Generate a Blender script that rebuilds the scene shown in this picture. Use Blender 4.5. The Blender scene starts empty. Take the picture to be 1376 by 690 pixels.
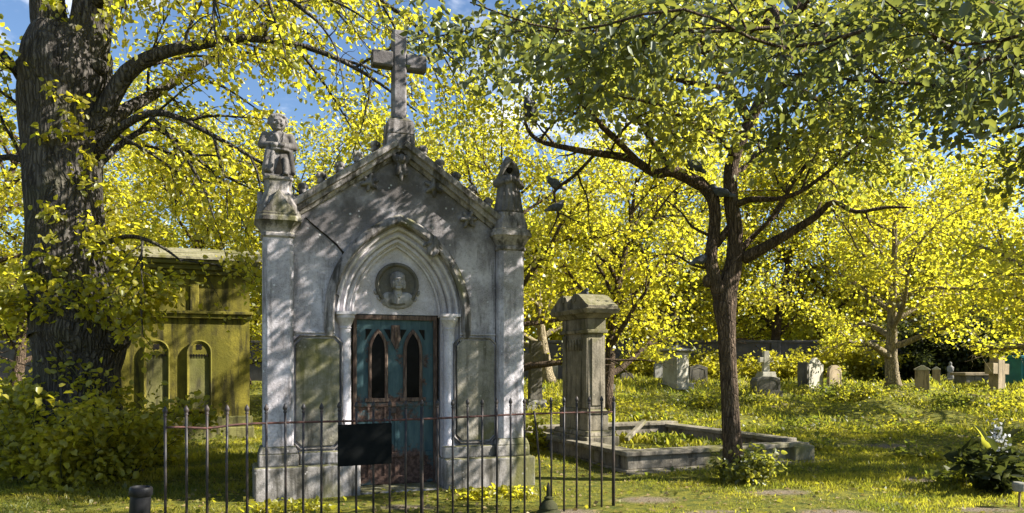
import bpy, bmesh, math, random
import numpy as np
from mathutils import Vector, Matrix, Quaternion

R = math.radians
random.seed(7)
rng = np.random.default_rng(11)
scene = bpy.context.scene
COL = scene.collection

EYE, FPX, CX, HY = 1.5, 1000.0, 688.0, 490.0     # camera height, focal length in px of the 1376 frame, centre column, horizon row

# ------------------------------------------------------------------ materials
def new_mat(name):
    m = bpy.data.materials.new(name); m.use_nodes = True
    nt = m.node_tree; nt.nodes.clear()
    return m, nt

def N(nt, t, **kw):
    n = nt.nodes.new(t)
    for k, v in kw.items():
        if k in n.inputs: n.inputs[k].default_value = v
        else: setattr(n, k, v)
    return n

def L(nt, a, b): nt.links.new(a, b)

def noise(nt, vec, scale, detail=5, rough=.6, dist=0.0):
    n = N(nt, 'ShaderNodeTexNoise'); n.inputs['Scale'].default_value = scale
    n.inputs['Detail'].default_value = detail; n.inputs['Roughness'].default_value = rough
    n.inputs['Distortion'].default_value = dist
    L(nt, vec, n.inputs['Vector']); return n.outputs['Fac']

def ramp(nt, fac, a, b, lo=0.0, hi=1.0):
    n = N(nt, 'ShaderNodeMapRange'); n.interpolation_type = 'SMOOTHSTEP'
    L(nt, fac, n.inputs['Value'])
    n.inputs['From Min'].default_value = a; n.inputs['From Max'].default_value = b
    n.inputs['To Min'].default_value = lo; n.inputs['To Max'].default_value = hi
    return n.outputs['Result']

def mixc(nt, fac, a, b, mode='MIX'):
    n = N(nt, 'ShaderNodeMix'); n.data_type = 'RGBA'; n.blend_type = mode
    for i, x in ((0, fac), (6, a), (7, b)):
        if isinstance(x, (int, float)): n.inputs[i].default_value = x
        elif isinstance(x, tuple): n.inputs[i].default_value = (*x, 1)
        else: L(nt, x, n.inputs[i])
    return n.outputs[2]

def mth(nt, op, a, b=None):
    n = N(nt, 'ShaderNodeMath'); n.operation = op
    for i, x in ((0, a), (1, b)):
        if x is None: continue
        if isinstance(x, (int, float)): n.inputs[i].default_value = x
        else: L(nt, x, n.inputs[i])
    return n.outputs[0]

def coords(nt, sc=(1, 1, 1), which='Object'):
    tc = N(nt, 'ShaderNodeTexCoord'); mp = N(nt, 'ShaderNodeMapping')
    mp.inputs['Scale'].default_value = sc
    L(nt, tc.outputs[which], mp.inputs['Vector']); return mp.outputs['Vector']

def finish(nt, col, rough=.85, bump=None, dist=.01, strength=.6, spec=.25, metal=0.0):
    p = N(nt, 'ShaderNodeBsdfPrincipled'); o = N(nt, 'ShaderNodeOutputMaterial')
    if isinstance(col, tuple): p.inputs['Base Color'].default_value = (*col, 1)
    else: L(nt, col, p.inputs['Base Color'])
    if isinstance(rough, (int, float)): p.inputs['Roughness'].default_value = rough
    else: L(nt, rough, p.inputs['Roughness'])
    p.inputs['Specular IOR Level'].default_value = spec
    p.inputs['Metallic'].default_value = metal
    if bump is not None:
        b = N(nt, 'ShaderNodeBump'); b.inputs['Strength'].default_value = strength; b.inputs['Distance'].default_value = dist
        L(nt, bump, b.inputs['Height']); L(nt, b.outputs['Normal'], p.inputs['Normal'])
    L(nt, p.outputs[0], o.inputs['Surface']); return p

def stone(name, pale, mid, dark, moss, moss_lo=.52, soot_lo=.45, top_soot=None, lichen=True, joints=None, moss_up=.6):
    m, nt = new_mat(name)
    v = coords(nt); vs = coords(nt, (5, 5, .7))
    n1 = noise(nt, v, 2.2, 8, .65); n2 = noise(nt, vs, 1.6, 6, .65); n3 = noise(nt, v, 28, 5, .7); n4 = noise(nt, v, 1.1, 6, .6, .6)
    c = mixc(nt, ramp(nt, n1, .38, .62), pale, mid)
    c = mixc(nt, ramp(nt, n3, .45, .66, 0, .7), c, mid)
    soot = ramp(nt, n2, soot_lo, soot_lo + .22)
    if top_soot:
        sp = N(nt, 'ShaderNodeSeparateXYZ'); L(nt, v, sp.inputs[0])
        h = ramp(nt, sp.outputs[2], top_soot[0], top_soot[1], 0, .9)
        hn = mth(nt, 'MULTIPLY', h, ramp(nt, n1, .2, .6, .45, 1.0))
        soot = mth(nt, 'MAXIMUM', mth(nt, 'MULTIPLY', soot, .75), hn)
    c = mixc(nt, soot, c, dark)
    pit = noise(nt, v, 75, 3, .6); c = mixc(nt, mth(nt, 'MULTIPLY', ramp(nt, pit, .52, .62), ramp(nt, n1, .40, .62, .08, .5)), c, dark)
    # moss: patches, heavier on ledges that face up
    g = N(nt, 'ShaderNodeNewGeometry'); sg = N(nt, 'ShaderNodeSeparateXYZ'); L(nt, g.outputs['Normal'], sg.inputs[0])
    up = ramp(nt, sg.outputs[2], .35, .9, 0, moss_up)
    mo = mth(nt, 'MAXIMUM', ramp(nt, n4, moss_lo, moss_lo + .16, 0, .85), mth(nt, 'MULTIPLY', up, ramp(nt, n3, .3, .55)))
    c = mixc(nt, mo, c, moss)
    if lichen:
        vo = N(nt, 'ShaderNodeTexVoronoi'); vo.inputs['Scale'].default_value = 13; L(nt, v, vo.inputs['Vector'])
        sp_ = mth(nt, 'MULTIPLY', ramp(nt, vo.outputs['Distance'], .20, .12), ramp(nt, n1, .52, .6))
        c = mixc(nt, mth(nt, 'MULTIPLY', sp_, .6), c, tuple(min(.7, x * 1.25) for x in pale))
    hgt = mth(nt, 'ADD', mth(nt, 'MULTIPLY', n3, .5), n1)
    finish(nt, c, .92, hgt, .02, .75, .15)
    return m

def bark(name, a, b, c3, sc=1.0):
    m, nt = new_mat(name)
    v = coords(nt, (9*sc, 9*sc, 1.5*sc)); v2 = coords(nt)
    n1 = noise(nt, v, 1.5, 8, .7, .8); n2 = noise(nt, v2, 1.8, 5, .6); n3 = noise(nt, v2, 30, 4, .7)
    wv = N(nt, 'ShaderNodeVectorMath'); wv.operation = 'MULTIPLY_ADD'
    nn = N(nt, 'ShaderNodeTexNoise'); nn.inputs['Scale'].default_value = 3.0*sc; nn.inputs['Detail'].default_value = 4; L(nt, v2, nn.inputs['Vector'])
    vv = coords(nt, (19*sc, 19*sc, 3.4*sc)); L(nt, nn.outputs['Color'], wv.inputs[0]); wv.inputs[1].default_value = (3.0, 3.0, 3.0); L(nt, vv, wv.inputs[2])
    vo = N(nt, 'ShaderNodeTexVoronoi'); vo.feature = 'DISTANCE_TO_EDGE'; vo.inputs['Scale'].default_value = 1.0; L(nt, wv.outputs[0], vo.inputs['Vector'])
    ridge = ramp(nt, vo.outputs['Distance'], .0, .28)
    c = mixc(nt, ramp(nt, n1, .35, .62), a, b)
    c = mixc(nt, ramp(nt, n2, .5, .66, 0, .7), c, c3)
    c = mixc(nt, ramp(nt, ridge, .0, .5, .55, 0), c, tuple(x*.35 for x in a))
    h = mth(nt, 'ADD', mth(nt, 'MULTIPLY', ridge, 1.0), mth(nt, 'ADD', mth(nt, 'MULTIPLY', n1, .6), mth(nt, 'MULTIPLY', n3, .25)))
    finish(nt, c, .95, h, .035/sc, 1.0, .1)
    return m

def leafmat(name, d1, d2, t1, t2, trans=.55, gloss=.06, patch=.35, psc=.9):
    m, nt = new_mat(name)
    g = N(nt, 'ShaderNodeNewGeometry'); r = g.outputs['Random Per Island']
    v = coords(nt); n = noise(nt, v, psc, 3, .5)
    f = mth(nt, 'ADD', mth(nt, 'MULTIPLY', r, 1-patch), mth(nt, 'MULTIPLY', ramp(nt, n, .36, .64), patch))
    dc = mixc(nt, f, d1, d2); tcx = mixc(nt, f, t1, t2)
    d = N(nt, 'ShaderNodeBsdfDiffuse'); t = N(nt, 'ShaderNodeBsdfTranslucent'); gl = N(nt, 'ShaderNodeBsdfGlossy')
    gl.inputs['Roughness'].default_value = .42; gl.inputs['Color'].default_value = (.9, .95, .9, 1)
    L(nt, dc, d.inputs['Color']); L(nt, tcx, t.inputs['Color'])
    mx = N(nt, 'ShaderNodeMixShader'); mx.inputs[0].default_value = trans
    L(nt, d.outputs[0], mx.inputs[1]); L(nt, t.outputs[0], mx.inputs[2])
    m2 = N(nt, 'ShaderNodeMixShader'); m2.inputs[0].default_value = gloss
    L(nt, mx.outputs[0], m2.inputs[1]); L(nt, gl.outputs[0], m2.inputs[2])
    o = N(nt, 'ShaderNodeOutputMaterial'); L(nt, m2.outputs[0], o.inputs['Surface'])
    return m

M = {}
M['tomb'] = stone('tomb_limestone', (.61, .575, .605), (.33, .305, .315), (.075, .067, .064), (.12, .115, .04), .58, .47, (2.2, 3.5))
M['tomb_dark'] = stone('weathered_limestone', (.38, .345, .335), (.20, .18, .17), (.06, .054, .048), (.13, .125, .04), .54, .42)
M['tomb_pale'] = stone('pale_limestone', (.62, .585, .61), (.44, .40, .41), (.16, .14, .12), (.20, .17, .07), .66, .60)
M['panel'] = stone('mossy_panel_stone', (.34, .31, .27), (.19, .175, .13), (.07, .065, .05), (.13, .125, .04), .44, .46, moss_up=.3)
M['plinth'] = stone('plinth_stone', (.42, .39, .38), (.20, .185, .17), (.065, .06, .05), (.14, .135, .045), .53, .42, moss_up=.85)
M['statue'] = stone('statue_stone', (.20, .185, .18), (.125, .115, .108), (.05, .045, .042), (.12, .115, .05), .60, .45, moss_up=.2)
M['relief'] = stone('relief_stone', (.36, .345, .34), (.25, .235, .23), (.10, .095, .09), (.12, .11, .06), .75, .48, moss_up=.1, lichen=False)
M['algae'] = stone('algae_stone', (.23, .195, .03), (.14, .12, .022), (.045, .04, .015), (.11, .10, .016), .48, .42, lichen=False)
M['algae_dark'] = stone('algae_dark_stone', (.20, .19, .07), (.14, .13, .05), (.06, .055, .03), (.12, .12, .03), .50, .45, lichen=False)
M['slab'] = stone('roof_slab_stone', (.34, .31, .22), (.20, .185, .12), (.07, .065, .045), (.15, .14, .035), .52, .5)
M['monument'] = stone('monument_stone', (.30, .26, .20), (.18, .16, .12), (.065, .058, .042), (.13, .125, .04), .52, .46)
M['kerb'] = stone('kerb_stone', (.29, .255, .21), (.17, .15, .12), (.06, .053, .042), (.15, .14, .04), .53, .48, moss_up=.25)
M['grave_pale'] = stone('pale_headstone', (.46, .43, .36), (.31, .285, .225), (.17, .16, .11), (.20, .19, .07), .58, .56, moss_up=.3)
M['grave_grey'] = stone('grey_headstone', (.30, .29, .27), (.21, .20, .18), (.09, .085, .07), (.13, .13, .05), .56, .48, moss_up=.3)
M['grave_dark'] = stone('dark_headstone', (.17, .155, .13), (.12, .11, .09), (.05, .045, .035), (.09, .09, .03), .55, .48, moss_up=.3)
M['grave_brown'] = stone('brown_headstone', (.33, .26, .17), (.24, .19, .12), (.09, .075, .05), (.15, .14, .04), .55, .50, moss_up=.3)
M['grave_black'] = stone('black_stone', (.07, .065, .05), (.05, .045, .035), (.02, .018, .014), (.04, .042, .015), .5, .45)
M['wall'] = stone('boundary_wall_stone', (.11, .10, .105), (.075, .07, .07), (.06, .055, .05), (.07, .075, .03), .6, .48)
M['bark_lime'] = bark('lime_bark', (.042, .037, .033), (.125, .112, .10), (.09, .086, .055))
M['bark'] = bark('dark_bark', (.05, .036, .026), (.16, .115, .08), (.13, .10, .06), 1.6)
M['bark_pale'] = bark('pale_bark', (.20, .16, .10), (.40, .33, .21), (.26, .23, .12), 1.2)
M['leaf_lime'] = leafmat('lime_leaf', (.15, .155, .02), (.25, .215, .02), (.50, .535, .04), (.84, .71, .036), .62, .03)
M['leaf_hero'] = leafmat('orchard_leaf', (.085, .10, .038), (.14, .14, .04), (.34, .40, .06), (.64, .58, .045), .5, .035)
M['leaf_near'] = leafmat('broad_dark_leaf', (.045, .062, .038), (.085, .095, .043), (.14, .185, .05), (.38, .38, .045), .42, .05)
M['leaf_back'] = leafmat('spring_leaf', (.15, .155, .02), (.25, .215, .02), (.50, .535, .04), (.84, .71, .036), .62, .03)
M['leaf_far'] = leafmat('far_leaf', (.09, .10, .025), (.15, .14, .02), (.34, .36, .03), (.52, .46, .02), .5, .04)
M['leaf_shrub'] = leafmat('shrub_leaf', (.21, .21, .03), (.32, .28, .03), (.50, .50, .035), (.74, .64, .03), .5, .03)
M['leaf_dark'] = leafmat('evergreen_leaf', (.022, .03, .012), (.045, .05, .016), (.06, .08, .02), (.13, .14, .02), .35, .012)
M['grass'] = leafmat('grass_blade', (.065, .085, .02), (.29, .25, .04), (.22, .27, .03), (.68, .62, .045), .5, .015, .74, 1.1)
M['litter'] = leafmat('fallen_leaf', (.16, .10, .05), (.34, .27, .12), (.2, .15, .05), (.4, .32, .08), .25, .03)
M['cover'] = leafmat('ground_ivy_leaf', (.05, .068, .02), (.23, .20, .03), (.17, .23, .03), (.66, .60, .035), .5, .02, .78, .75)  # dark patches: varied plant colour, strengthened to stand for canopy shade

def simple(name, c1, c2, sc=6, rough=.6, spec=.3, metal=0.0, lo=.4, hi=.65, stretch=(1, 1, 1), bumpd=.004):
    m, nt = new_mat(name); v = coords(nt, stretch); n = noise(nt, v, sc, 6, .65)
    finish(nt, mixc(nt, ramp(nt, n, lo, hi), c1, c2), rough, n, bumpd, .5, spec, metal); return m
M['iron'] = simple('wrought_iron', (.018, .017, .018), (.048, .033, .028), 9, .55, .4)
M['iron_rust'] = simple('rusty_iron', (.055, .03, .026), (.13, .058, .046), 14, .75, .2)
M['black'] = simple('black_board', (.006, .007, .007), (.011, .012, .012), 3, .9, .05)
M['black_plastic'] = simple('black_plastic', (.007, .007, .008), (.012, .012, .014), 8, .5, .2)
M['glass'] = simple('dark_glass', (.003, .003, .003), (.006, .006, .006), 3, .2, .04)
M['teal_box'] = simple('teal_sheet', (.015, .12, .15), (.02, .16, .19), 2, .5, .3)
M['pigeon'] = simple('pigeon_feather', (.05, .055, .07), (.12, .125, .145), 14, .7, .2)
M['dark_hole'] = simple('crack_and_painted_shade', (.012, .011, .010), (.025, .022, .018), 8, .95, .05)  # fills the crack; also painted shade in the hood, coat and spandrel openings
M['white_petal'] = leafmat('white_petal', (.36, .37, .37), (.50, .50, .50), (.35, .36, .36), (.45, .45, .44), .35, .03)
M['stem'] = simple('plant_stem', (.06, .07, .02), (.10, .10, .03), 8, .8, .2)
M['wood_brown'] = simple('weathered_wood', (.20, .13, .075), (.32, .23, .14), 5, .85, .1, stretch=(8, 8, 1))
M['slate'] = simple('roof_slate', (.10, .095, .085), (.19, .175, .13), 5, .8, .2)

def door_paint():
    m, nt = new_mat('flaking_teal_paint')
    v = coords(nt); vs = coords(nt, (4, 4, .8))
    n1 = noise(nt, v, 3.0, 8, .7); n2 = noise(nt, vs, 3.0, 6, .65); n3 = noise(nt, v, 22, 5, .7)
    teal = mixc(nt, ramp(nt, n2, .4, .65), (.026, .062, .072), (.052, .098, .104))
    rust = mixc(nt, ramp(nt, n3, .4, .6), (.055, .032, .024), (.13, .08, .06))
    sp = N(nt, 'ShaderNodeSeparateXYZ'); L(nt, v, sp.inputs[0])
    # bare rusty band where the paint has gone below the windows, and at the foot
    band = mth(nt, 'MULTIPLY', ramp(nt, sp.outputs[2], .70, .85), ramp(nt, sp.outputs[2], 1.22, 1.02))
    foot = ramp(nt, sp.outputs[2], .55, .35)
    thr = mth(nt, 'ADD', n1, mth(nt, 'MULTIPLY', mth(nt, 'MAXIMUM', band, mth(nt, 'MULTIPLY', foot, 1.4)), .12))
    f = ramp(nt, thr, .56, .64)
    finish(nt, mixc(nt, f, teal, rust), ramp(nt, f, 0, 1, .5, .9), mth(nt, 'ADD', mth(nt, 'MULTIPLY', f, -.5), n3), .006, .7, .3)
    return m
M['door'] = door_paint()
M['door_wood'] = simple('bare_door_wood', (.07, .045, .035), (.17, .12, .09), 7, .85, .15, stretch=(6, 6, 1))

# ------------------------------------------------------------------ mesh builder
class MB:
    def __init__(s): s.v = []; s.f = []
    def add(s, vs, fs, M_=None):
        o = len(s.v)
        s.v += [tuple(M_ @ Vector(p)) if M_ is not None else tuple(p) for p in vs]
        s.f += [tuple(i + o for i in f) for f in fs]
        return s
    def box(s, x0, x1, y0, y1, z0, z1, M_=None):
        return s.add([(x0,y0,z0),(x1,y0,z0),(x1,y1,z0),(x0,y1,z0),(x0,y0,z1),(x1,y0,z1),(x1,y1,z1),(x0,y1,z1)],
                     [(0,3,2,1),(4,5,6,7),(0,1,5,4),(1,2,6,5),(2,3,7,6),(3,0,4,7)], M_)
    def taper(s, z0, hx0, hy0, z1, hx1, hy1, cx=0, cy=0, M_=None):
        return s.add([(cx-hx0,cy-hy0,z0),(cx+hx0,cy-hy0,z0),(cx+hx0,cy+hy0,z0),(cx-hx0,cy+hy0,z0),
                      (cx-hx1,cy-hy1,z1),(cx+hx1,cy-hy1,z1),(cx+hx1,cy+hy1,z1),(cx-hx1,cy+hy1,z1)],
                     [(0,3,2,1),(4,5,6,7),(0,1,5,4),(1,2,6,5),(2,3,7,6),(3,0,4,7)], M_)
    def prism(s, pts, y0, y1, M_=None):            # outline in (x, z), counter-clockwise seen from -y, extruded along y
        n = len(pts)
        vs = [(x, y0, z) for x, z in pts] + [(x, y1, z) for x, z in pts]
        fs = [tuple(range(n)), tuple(range(2*n-1, n-1, -1))] + [(i, i+n, (i+1) % n + n, (i+1) % n) for i in range(n)]
        return s.add(vs, fs, M_)
    def lathe(s, prof, n=16, cx=0, cy=0, cz=0, sx=1, sy=1, rot=0, M_=None, cap=True):
        vs = []; fs = []
        for r, z in prof:
            for k in range(n):
                a = 2*math.pi*k/n + rot
                vs.append((cx + r*sx*math.cos(a), cy + r*sy*math.sin(a), cz + z))
        for i in range(len(prof)-1):
            for k in range(n):
                k2 = (k+1) % n
                fs.append((i*n+k, i*n+k2, (i+1)*n+k2, (i+1)*n+k))
        if cap:
            fs.append(tuple(range(n-1, -1, -1))); fs.append(tuple((len(prof)-1)*n + k for k in range(n)))
        return s.add(vs, fs, M_)
    def ell(s, c, r, n=14, M_=None, rot=None):
        prof = [(math.sin(math.pi*i/n), -math.cos(math.pi*i/n)) for i in range(1, n)]
        T = Matrix.Translation(c) @ (rot.to_4x4() if rot is not None else Matrix.Identity(4)) @ Matrix.Diagonal((*r, 1))
        if M_ is not None: T = M_ @ T
        return s.lathe(prof, n + 2, M_=T)
    def tube(s, pts, rad, n=8, cap=True, M_=None, jit=None):
        pts = [Vector(p) for p in pts]
        if isinstance(rad, (int, float)): rad = [rad]*len(pts)
        vs = []; fs = []; ref = None
        for i, p in enumerate(pts):
            t = (pts[min(i+1, len(pts)-1)] - pts[max(i-1, 0)])
            if t.length < 1e-9: t = Vector((0, 0, 1))
            t.normalize()
            if ref is None:
                ref = Vector((1, 0, 0)) if abs(t.x) < .8 else Vector((0, 1, 0))
            a = (ref - t*ref.dot(t)).normalized(); b = t.cross(a); ref = a
            for k in range(n):
                an = 2*math.pi*k/n
                r = rad[i] * (jit(i, k, n) if jit else 1)
                vs.append(p + a*(r*math.cos(an)) + b*(r*math.sin(an)))
        for i in range(len(pts)-1):
            for k in range(n):
                k2 = (k+1) % n
                fs.append((i*n+k, i*n+k2, (i+1)*n+k2, (i+1)*n+k))
        if cap:
            fs.append(tuple(range(n-1, -1, -1))); fs.append(tuple((len(pts)-1)*n + k for k in range(n)))
        return s.add(vs, fs, M_)
    def cap_tube(s, a, b, ra, rb, n=12):            # rounded capsule from a to b
        a = Vector(a); b = Vector(b)
        s.tube([a, a.lerp(b, .5), b], [ra, (ra+rb)/2, rb], n)
        s.ell(a, (ra,)*3, 8); s.ell(b, (rb,)*3, 8); return s
    def sweep(s, path, prof, closed_prof=True):     # path in (x,z); prof = list of (n, y): n = offset along the outward normal
        P = [Vector((x, z)) for x, z in path]; n = len(prof); vs = []; fs = []
        for i, p in enumerate(P):
            d0 = (P[i]-P[i-1]).normalized() if i else (P[1]-P[0]).normalized()
            d1 = (P[i+1]-P[i]).normalized() if i < len(P)-1 else d0
            n0 = Vector((-d0.y, d0.x)); n1 = Vector((-d1.y, d1.x)); nn = (n0+n1)
            nn = nn / max(.3, (1 + n0.dot(n1)))
            for (o, y) in prof: vs.append((p.x + nn.x*o, y, p.y + nn.y*o))
        for i in range(len(P)-1):
            for k in range(n if closed_prof else n-1):
                k2 = (k+1) % n
                fs.append((i*n+k, i*n+k2, (i+1)*n+k2, (i+1)*n+k))
        fs.append(tuple(range(n-1, -1, -1))); fs.append(tuple((len(P)-1)*n+k for k in range(n)))
        return s.add(vs, fs)
    def build(s, name, mat, parent=None, smooth=False, bevel=0, remesh=0, sm_it=0, auto=None):
        me = bpy.data.meshes.new(name); me.from_pydata(s.v, [], s.f); me.update()
        bm = bmesh.new(); bm.from_mesh(me); bmesh.ops.recalc_face_normals(bm, faces=bm.faces); bm.to_mesh(me); bm.free()
        me.materials.append(mat)
        o = bpy.data.objects.new(name, me); COL.objects.link(o)
        if smooth or remesh: me.polygons.foreach_set('use_smooth', [True]*len(me.polygons))
        if auto is not None:
            me.polygons.foreach_set('use_smooth', [True]*len(me.polygons)); me.set_sharp_from_angle(angle=R(auto))
        if bevel:
            b = o.modifiers.new('bevel', 'BEVEL'); b.width = bevel; b.segments = 2; b.limit_method = 'ANGLE'; b.angle_limit = R(40)
        if remesh:
            r = o.modifiers.new('remesh', 'REMESH'); r.mode = 'VOXEL'; r.voxel_size = remesh; r.use_smooth_shade = True
            if sm_it:
                q = o.modifiers.new('smooth', 'SMOOTH'); q.iterations = sm_it; q.factor = .5
        if parent: o.parent = parent
        return o

def np_mesh(name, verts, faces, mat, parent=None, smooth=False):   # faces: (n,4) or (n,3) array
    me = bpy.data.meshes.new(name)
    nf, k = faces.shape
    me.vertices.add(len(verts)); me.vertices.foreach_set('co', verts.astype(np.float32).ravel())
    me.loops.add(nf*k); me.loops.foreach_set('vertex_index', faces.astype(np.int32).ravel())
    me.polygons.add(nf); me.polygons.foreach_set('loop_start', np.arange(0, nf*k, k, dtype=np.int32))
    if smooth: me.polygons.foreach_set('use_smooth', np.ones(nf, bool))
    me.update(calc_edges=True); me.materials.append(mat)
    o = bpy.data.objects.new(name, me); COL.objects.link(o)
    if parent: o.parent = parent
    return o

def tag(o, label=None, cat=None, group=None, kind=None):
    if label: o['label'] = label
    if cat: o['category'] = cat
    if group: o['group'] = group
    if kind: o['kind'] = kind
    return o

def empty(name, loc, rz=0, label=None, cat=None, group=None):
    o = bpy.data.objects.new(name, None); COL.objects.link(o)
    o.empty_display_size = .2
    o.location = loc; o.rotation_euler = (0, 0, rz)
    return tag(o, label, cat, group)

# ------------------------------------------------------------------ ground
def sstep(a, b, x):
    t = np.clip((x-a)/(b-a), 0, 1); return t*t*(3-2*t)
def G(x, y):
    x = np.asarray(x, float); y = np.asarray(y, float)
    b = .55*sstep(9, 30, y) - .12*sstep(5.5, 2.0, y)
    amp = .012 + .135*sstep(13, 19, y)*(.4+.6*sstep(2, 5, x))
    w = np.sin(x*1.3+.7)*np.cos(y*1.1+.3) + .6*np.sin(x*2.7-y*1.9+1.2) + .4*np.sin(x*.6+y*.8)
    return b + amp*w
def gz(x, y): return float(G(x, y))

def at(px, py):                    # the ground point seen at a pixel of the 1376 x 690 frame
    Y = 3.0                        # march along the line of sight to the first ground it meets
    while Y < 60 and EYE-(py-HY)/FPX*Y > gz((px-CX)/FPX*Y, Y): Y += .03
    return Vector(((px-CX)/FPX*Y, Y, gz((px-CX)/FPX*Y, Y)))
def pt(px, py, Y): return Vector(((px-CX)/FPX*Y, Y, EYE-(py-HY)/FPX*Y))

xs = np.unique(np.concatenate([np.linspace(-160, -14, 24), np.linspace(-14, 22, 217), np.linspace(22, 160, 24)]))
ys = np.unique(np.concatenate([np.linspace(-60, 3, 16), np.concatenate([np.linspace(3, 14, 90), np.linspace(14.2, 45, 124)]), np.linspace(45, 220, 24)]))
XX, YY = np.meshgrid(xs, ys)
gv = np.stack([XX.ravel(), YY.ravel(), G(XX, YY).ravel()], 1)
nx, ny = len(xs), len(ys)
ii, jj = np.meshgrid(np.arange(nx-1), np.arange(ny-1))
b0 = (jj*nx+ii).ravel()
PATCH = [(at(px, py), rx, ry) for px, py, rx, ry in ((1045, 662, .55, .30), (868, 672, .50, .28), (1215, 645, .7, .35), (1320, 686, .5, .25), (770, 688, .4, .22), (545, 682, .5, .2), (1120, 690, .6, .25), (960, 690, .45, .2), (690, 640, .35, .3), (1180, 600, .8, .5), (1290, 585, .7, .5), (1100, 575, .8, .5), (880, 565, .5, .4))]
def soilness(x, y):
    f = np.zeros(np.shape(x))
    for p, rx, ry in PATCH: f = np.maximum(f, np.exp(-((x-p.x)/rx)**2-((y-p.y)/ry)**2))
    return f
def ground_mat():
    m, nt = new_mat('mossy_soil'); v = coords(nt)
    n1 = noise(nt, v, .55, 6, .65); n2 = noise(nt, v, 7, 6, .7); n3 = noise(nt, v, 45, 4, .7)
    soil = mixc(nt, ramp(nt, n3, .35, .65), (.12, .095, .065), (.25, .20, .145))
    moss = mixc(nt, ramp(nt, n2, .35, .65), (.07, .085, .018), (.19, .175, .025))
    at_ = N(nt, 'ShaderNodeAttribute'); at_.attribute_name = 'soil'
    sm = mth(nt, 'ADD', at_.outputs['Fac'], mth(nt, 'MULTIPLY', mth(nt, 'SUBTRACT', n2, .5), .9))
    c = mixc(nt, mth(nt, 'MAXIMUM', ramp(nt, n1, .60, .68), ramp(nt, sm, .40, .95)), moss, soil)
    finish(nt, c, .95, mth(nt, 'ADD', n2, n3), .05, .8, .1)
    return m
ground = np_mesh('ground', gv, np.stack([b0, b0+1, b0+nx+1, b0+nx], 1), ground_mat(), smooth=True)
tag(ground, kind='structure')
sa_ = ground.data.attributes.new('soil', 'FLOAT', 'POINT'); sa_.data.foreach_set('value', soilness(gv[:, 0], gv[:, 1]).astype(np.float32))

# ------------------------------------------------------------------ leaves
def frames(dirs, tilt=None):
    d = dirs/np.maximum(1e-9, np.linalg.norm(dirs, axis=1, keepdims=True))
    r = rng.normal(size=d.shape); s = np.cross(d, r); s /= np.maximum(1e-9, np.linalg.norm(s, axis=1, keepdims=True))
    n = np.cross(s, d); return d, s, n
def leaves(cen, dirs, size, width=.75, fold=.34, rounded=True, flat=0.0):
    """leaf blades at cen, pointing along dirs; returns verts and quad faces (two quads a blade, or one for small far leaves)"""
    n = len(cen); d, s, nn = frames(dirs)
    if flat > 0:                                # turn the blades' faces towards the sky by the given share
        up = np.array([0, 0, 1.0]); s2 = np.cross(d, up); ok = np.linalg.norm(s2, axis=1) > .2
        s2 = s2/np.maximum(1e-9, np.linalg.norm(s2, axis=1, keepdims=True))
        mixv = np.where((rng.random(n) < flat)[:, None] & ok[:, None], s2 + .45*rng.normal(size=s.shape), s)
        mixv -= d*np.sum(mixv*d, 1, keepdims=True); s = mixv/np.maximum(1e-9, np.linalg.norm(mixv, axis=1, keepdims=True)); nn = np.cross(s, d)
    sz = size[:, None]; w = sz*width*.5; f = sz*fold*.5
    if rounded:
        base = cen; tip = cen + d*sz - nn*f*.6
        l1 = cen + d*sz*.22 + s*w*.85 + nn*f; l2 = cen + d*sz*.66 + s*w*.8 + nn*f*.8
        r1 = cen + d*sz*.22 - s*w*.85 + nn*f; r2 = cen + d*sz*.66 - s*w*.8 + nn*f*.8
        V = np.stack([base, l1, l2, tip, r2, r1], 1).reshape(-1, 3); k = np.arange(n)*6
        F = np.concatenate([np.stack([k, k+3, k+2, k+1], 1), np.stack([k, k+5, k+4, k+3], 1)], 0)
    else:
        V = np.stack([cen, cen + d*sz*.5 + s*w + nn*f, cen + d*sz, cen + d*sz*.5 - s*w + nn*f], 1).reshape(-1, 3); k = np.arange(n)*4
        F = np.stack([k, k+1, k+2, k+3], 1)
    return V, F

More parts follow.
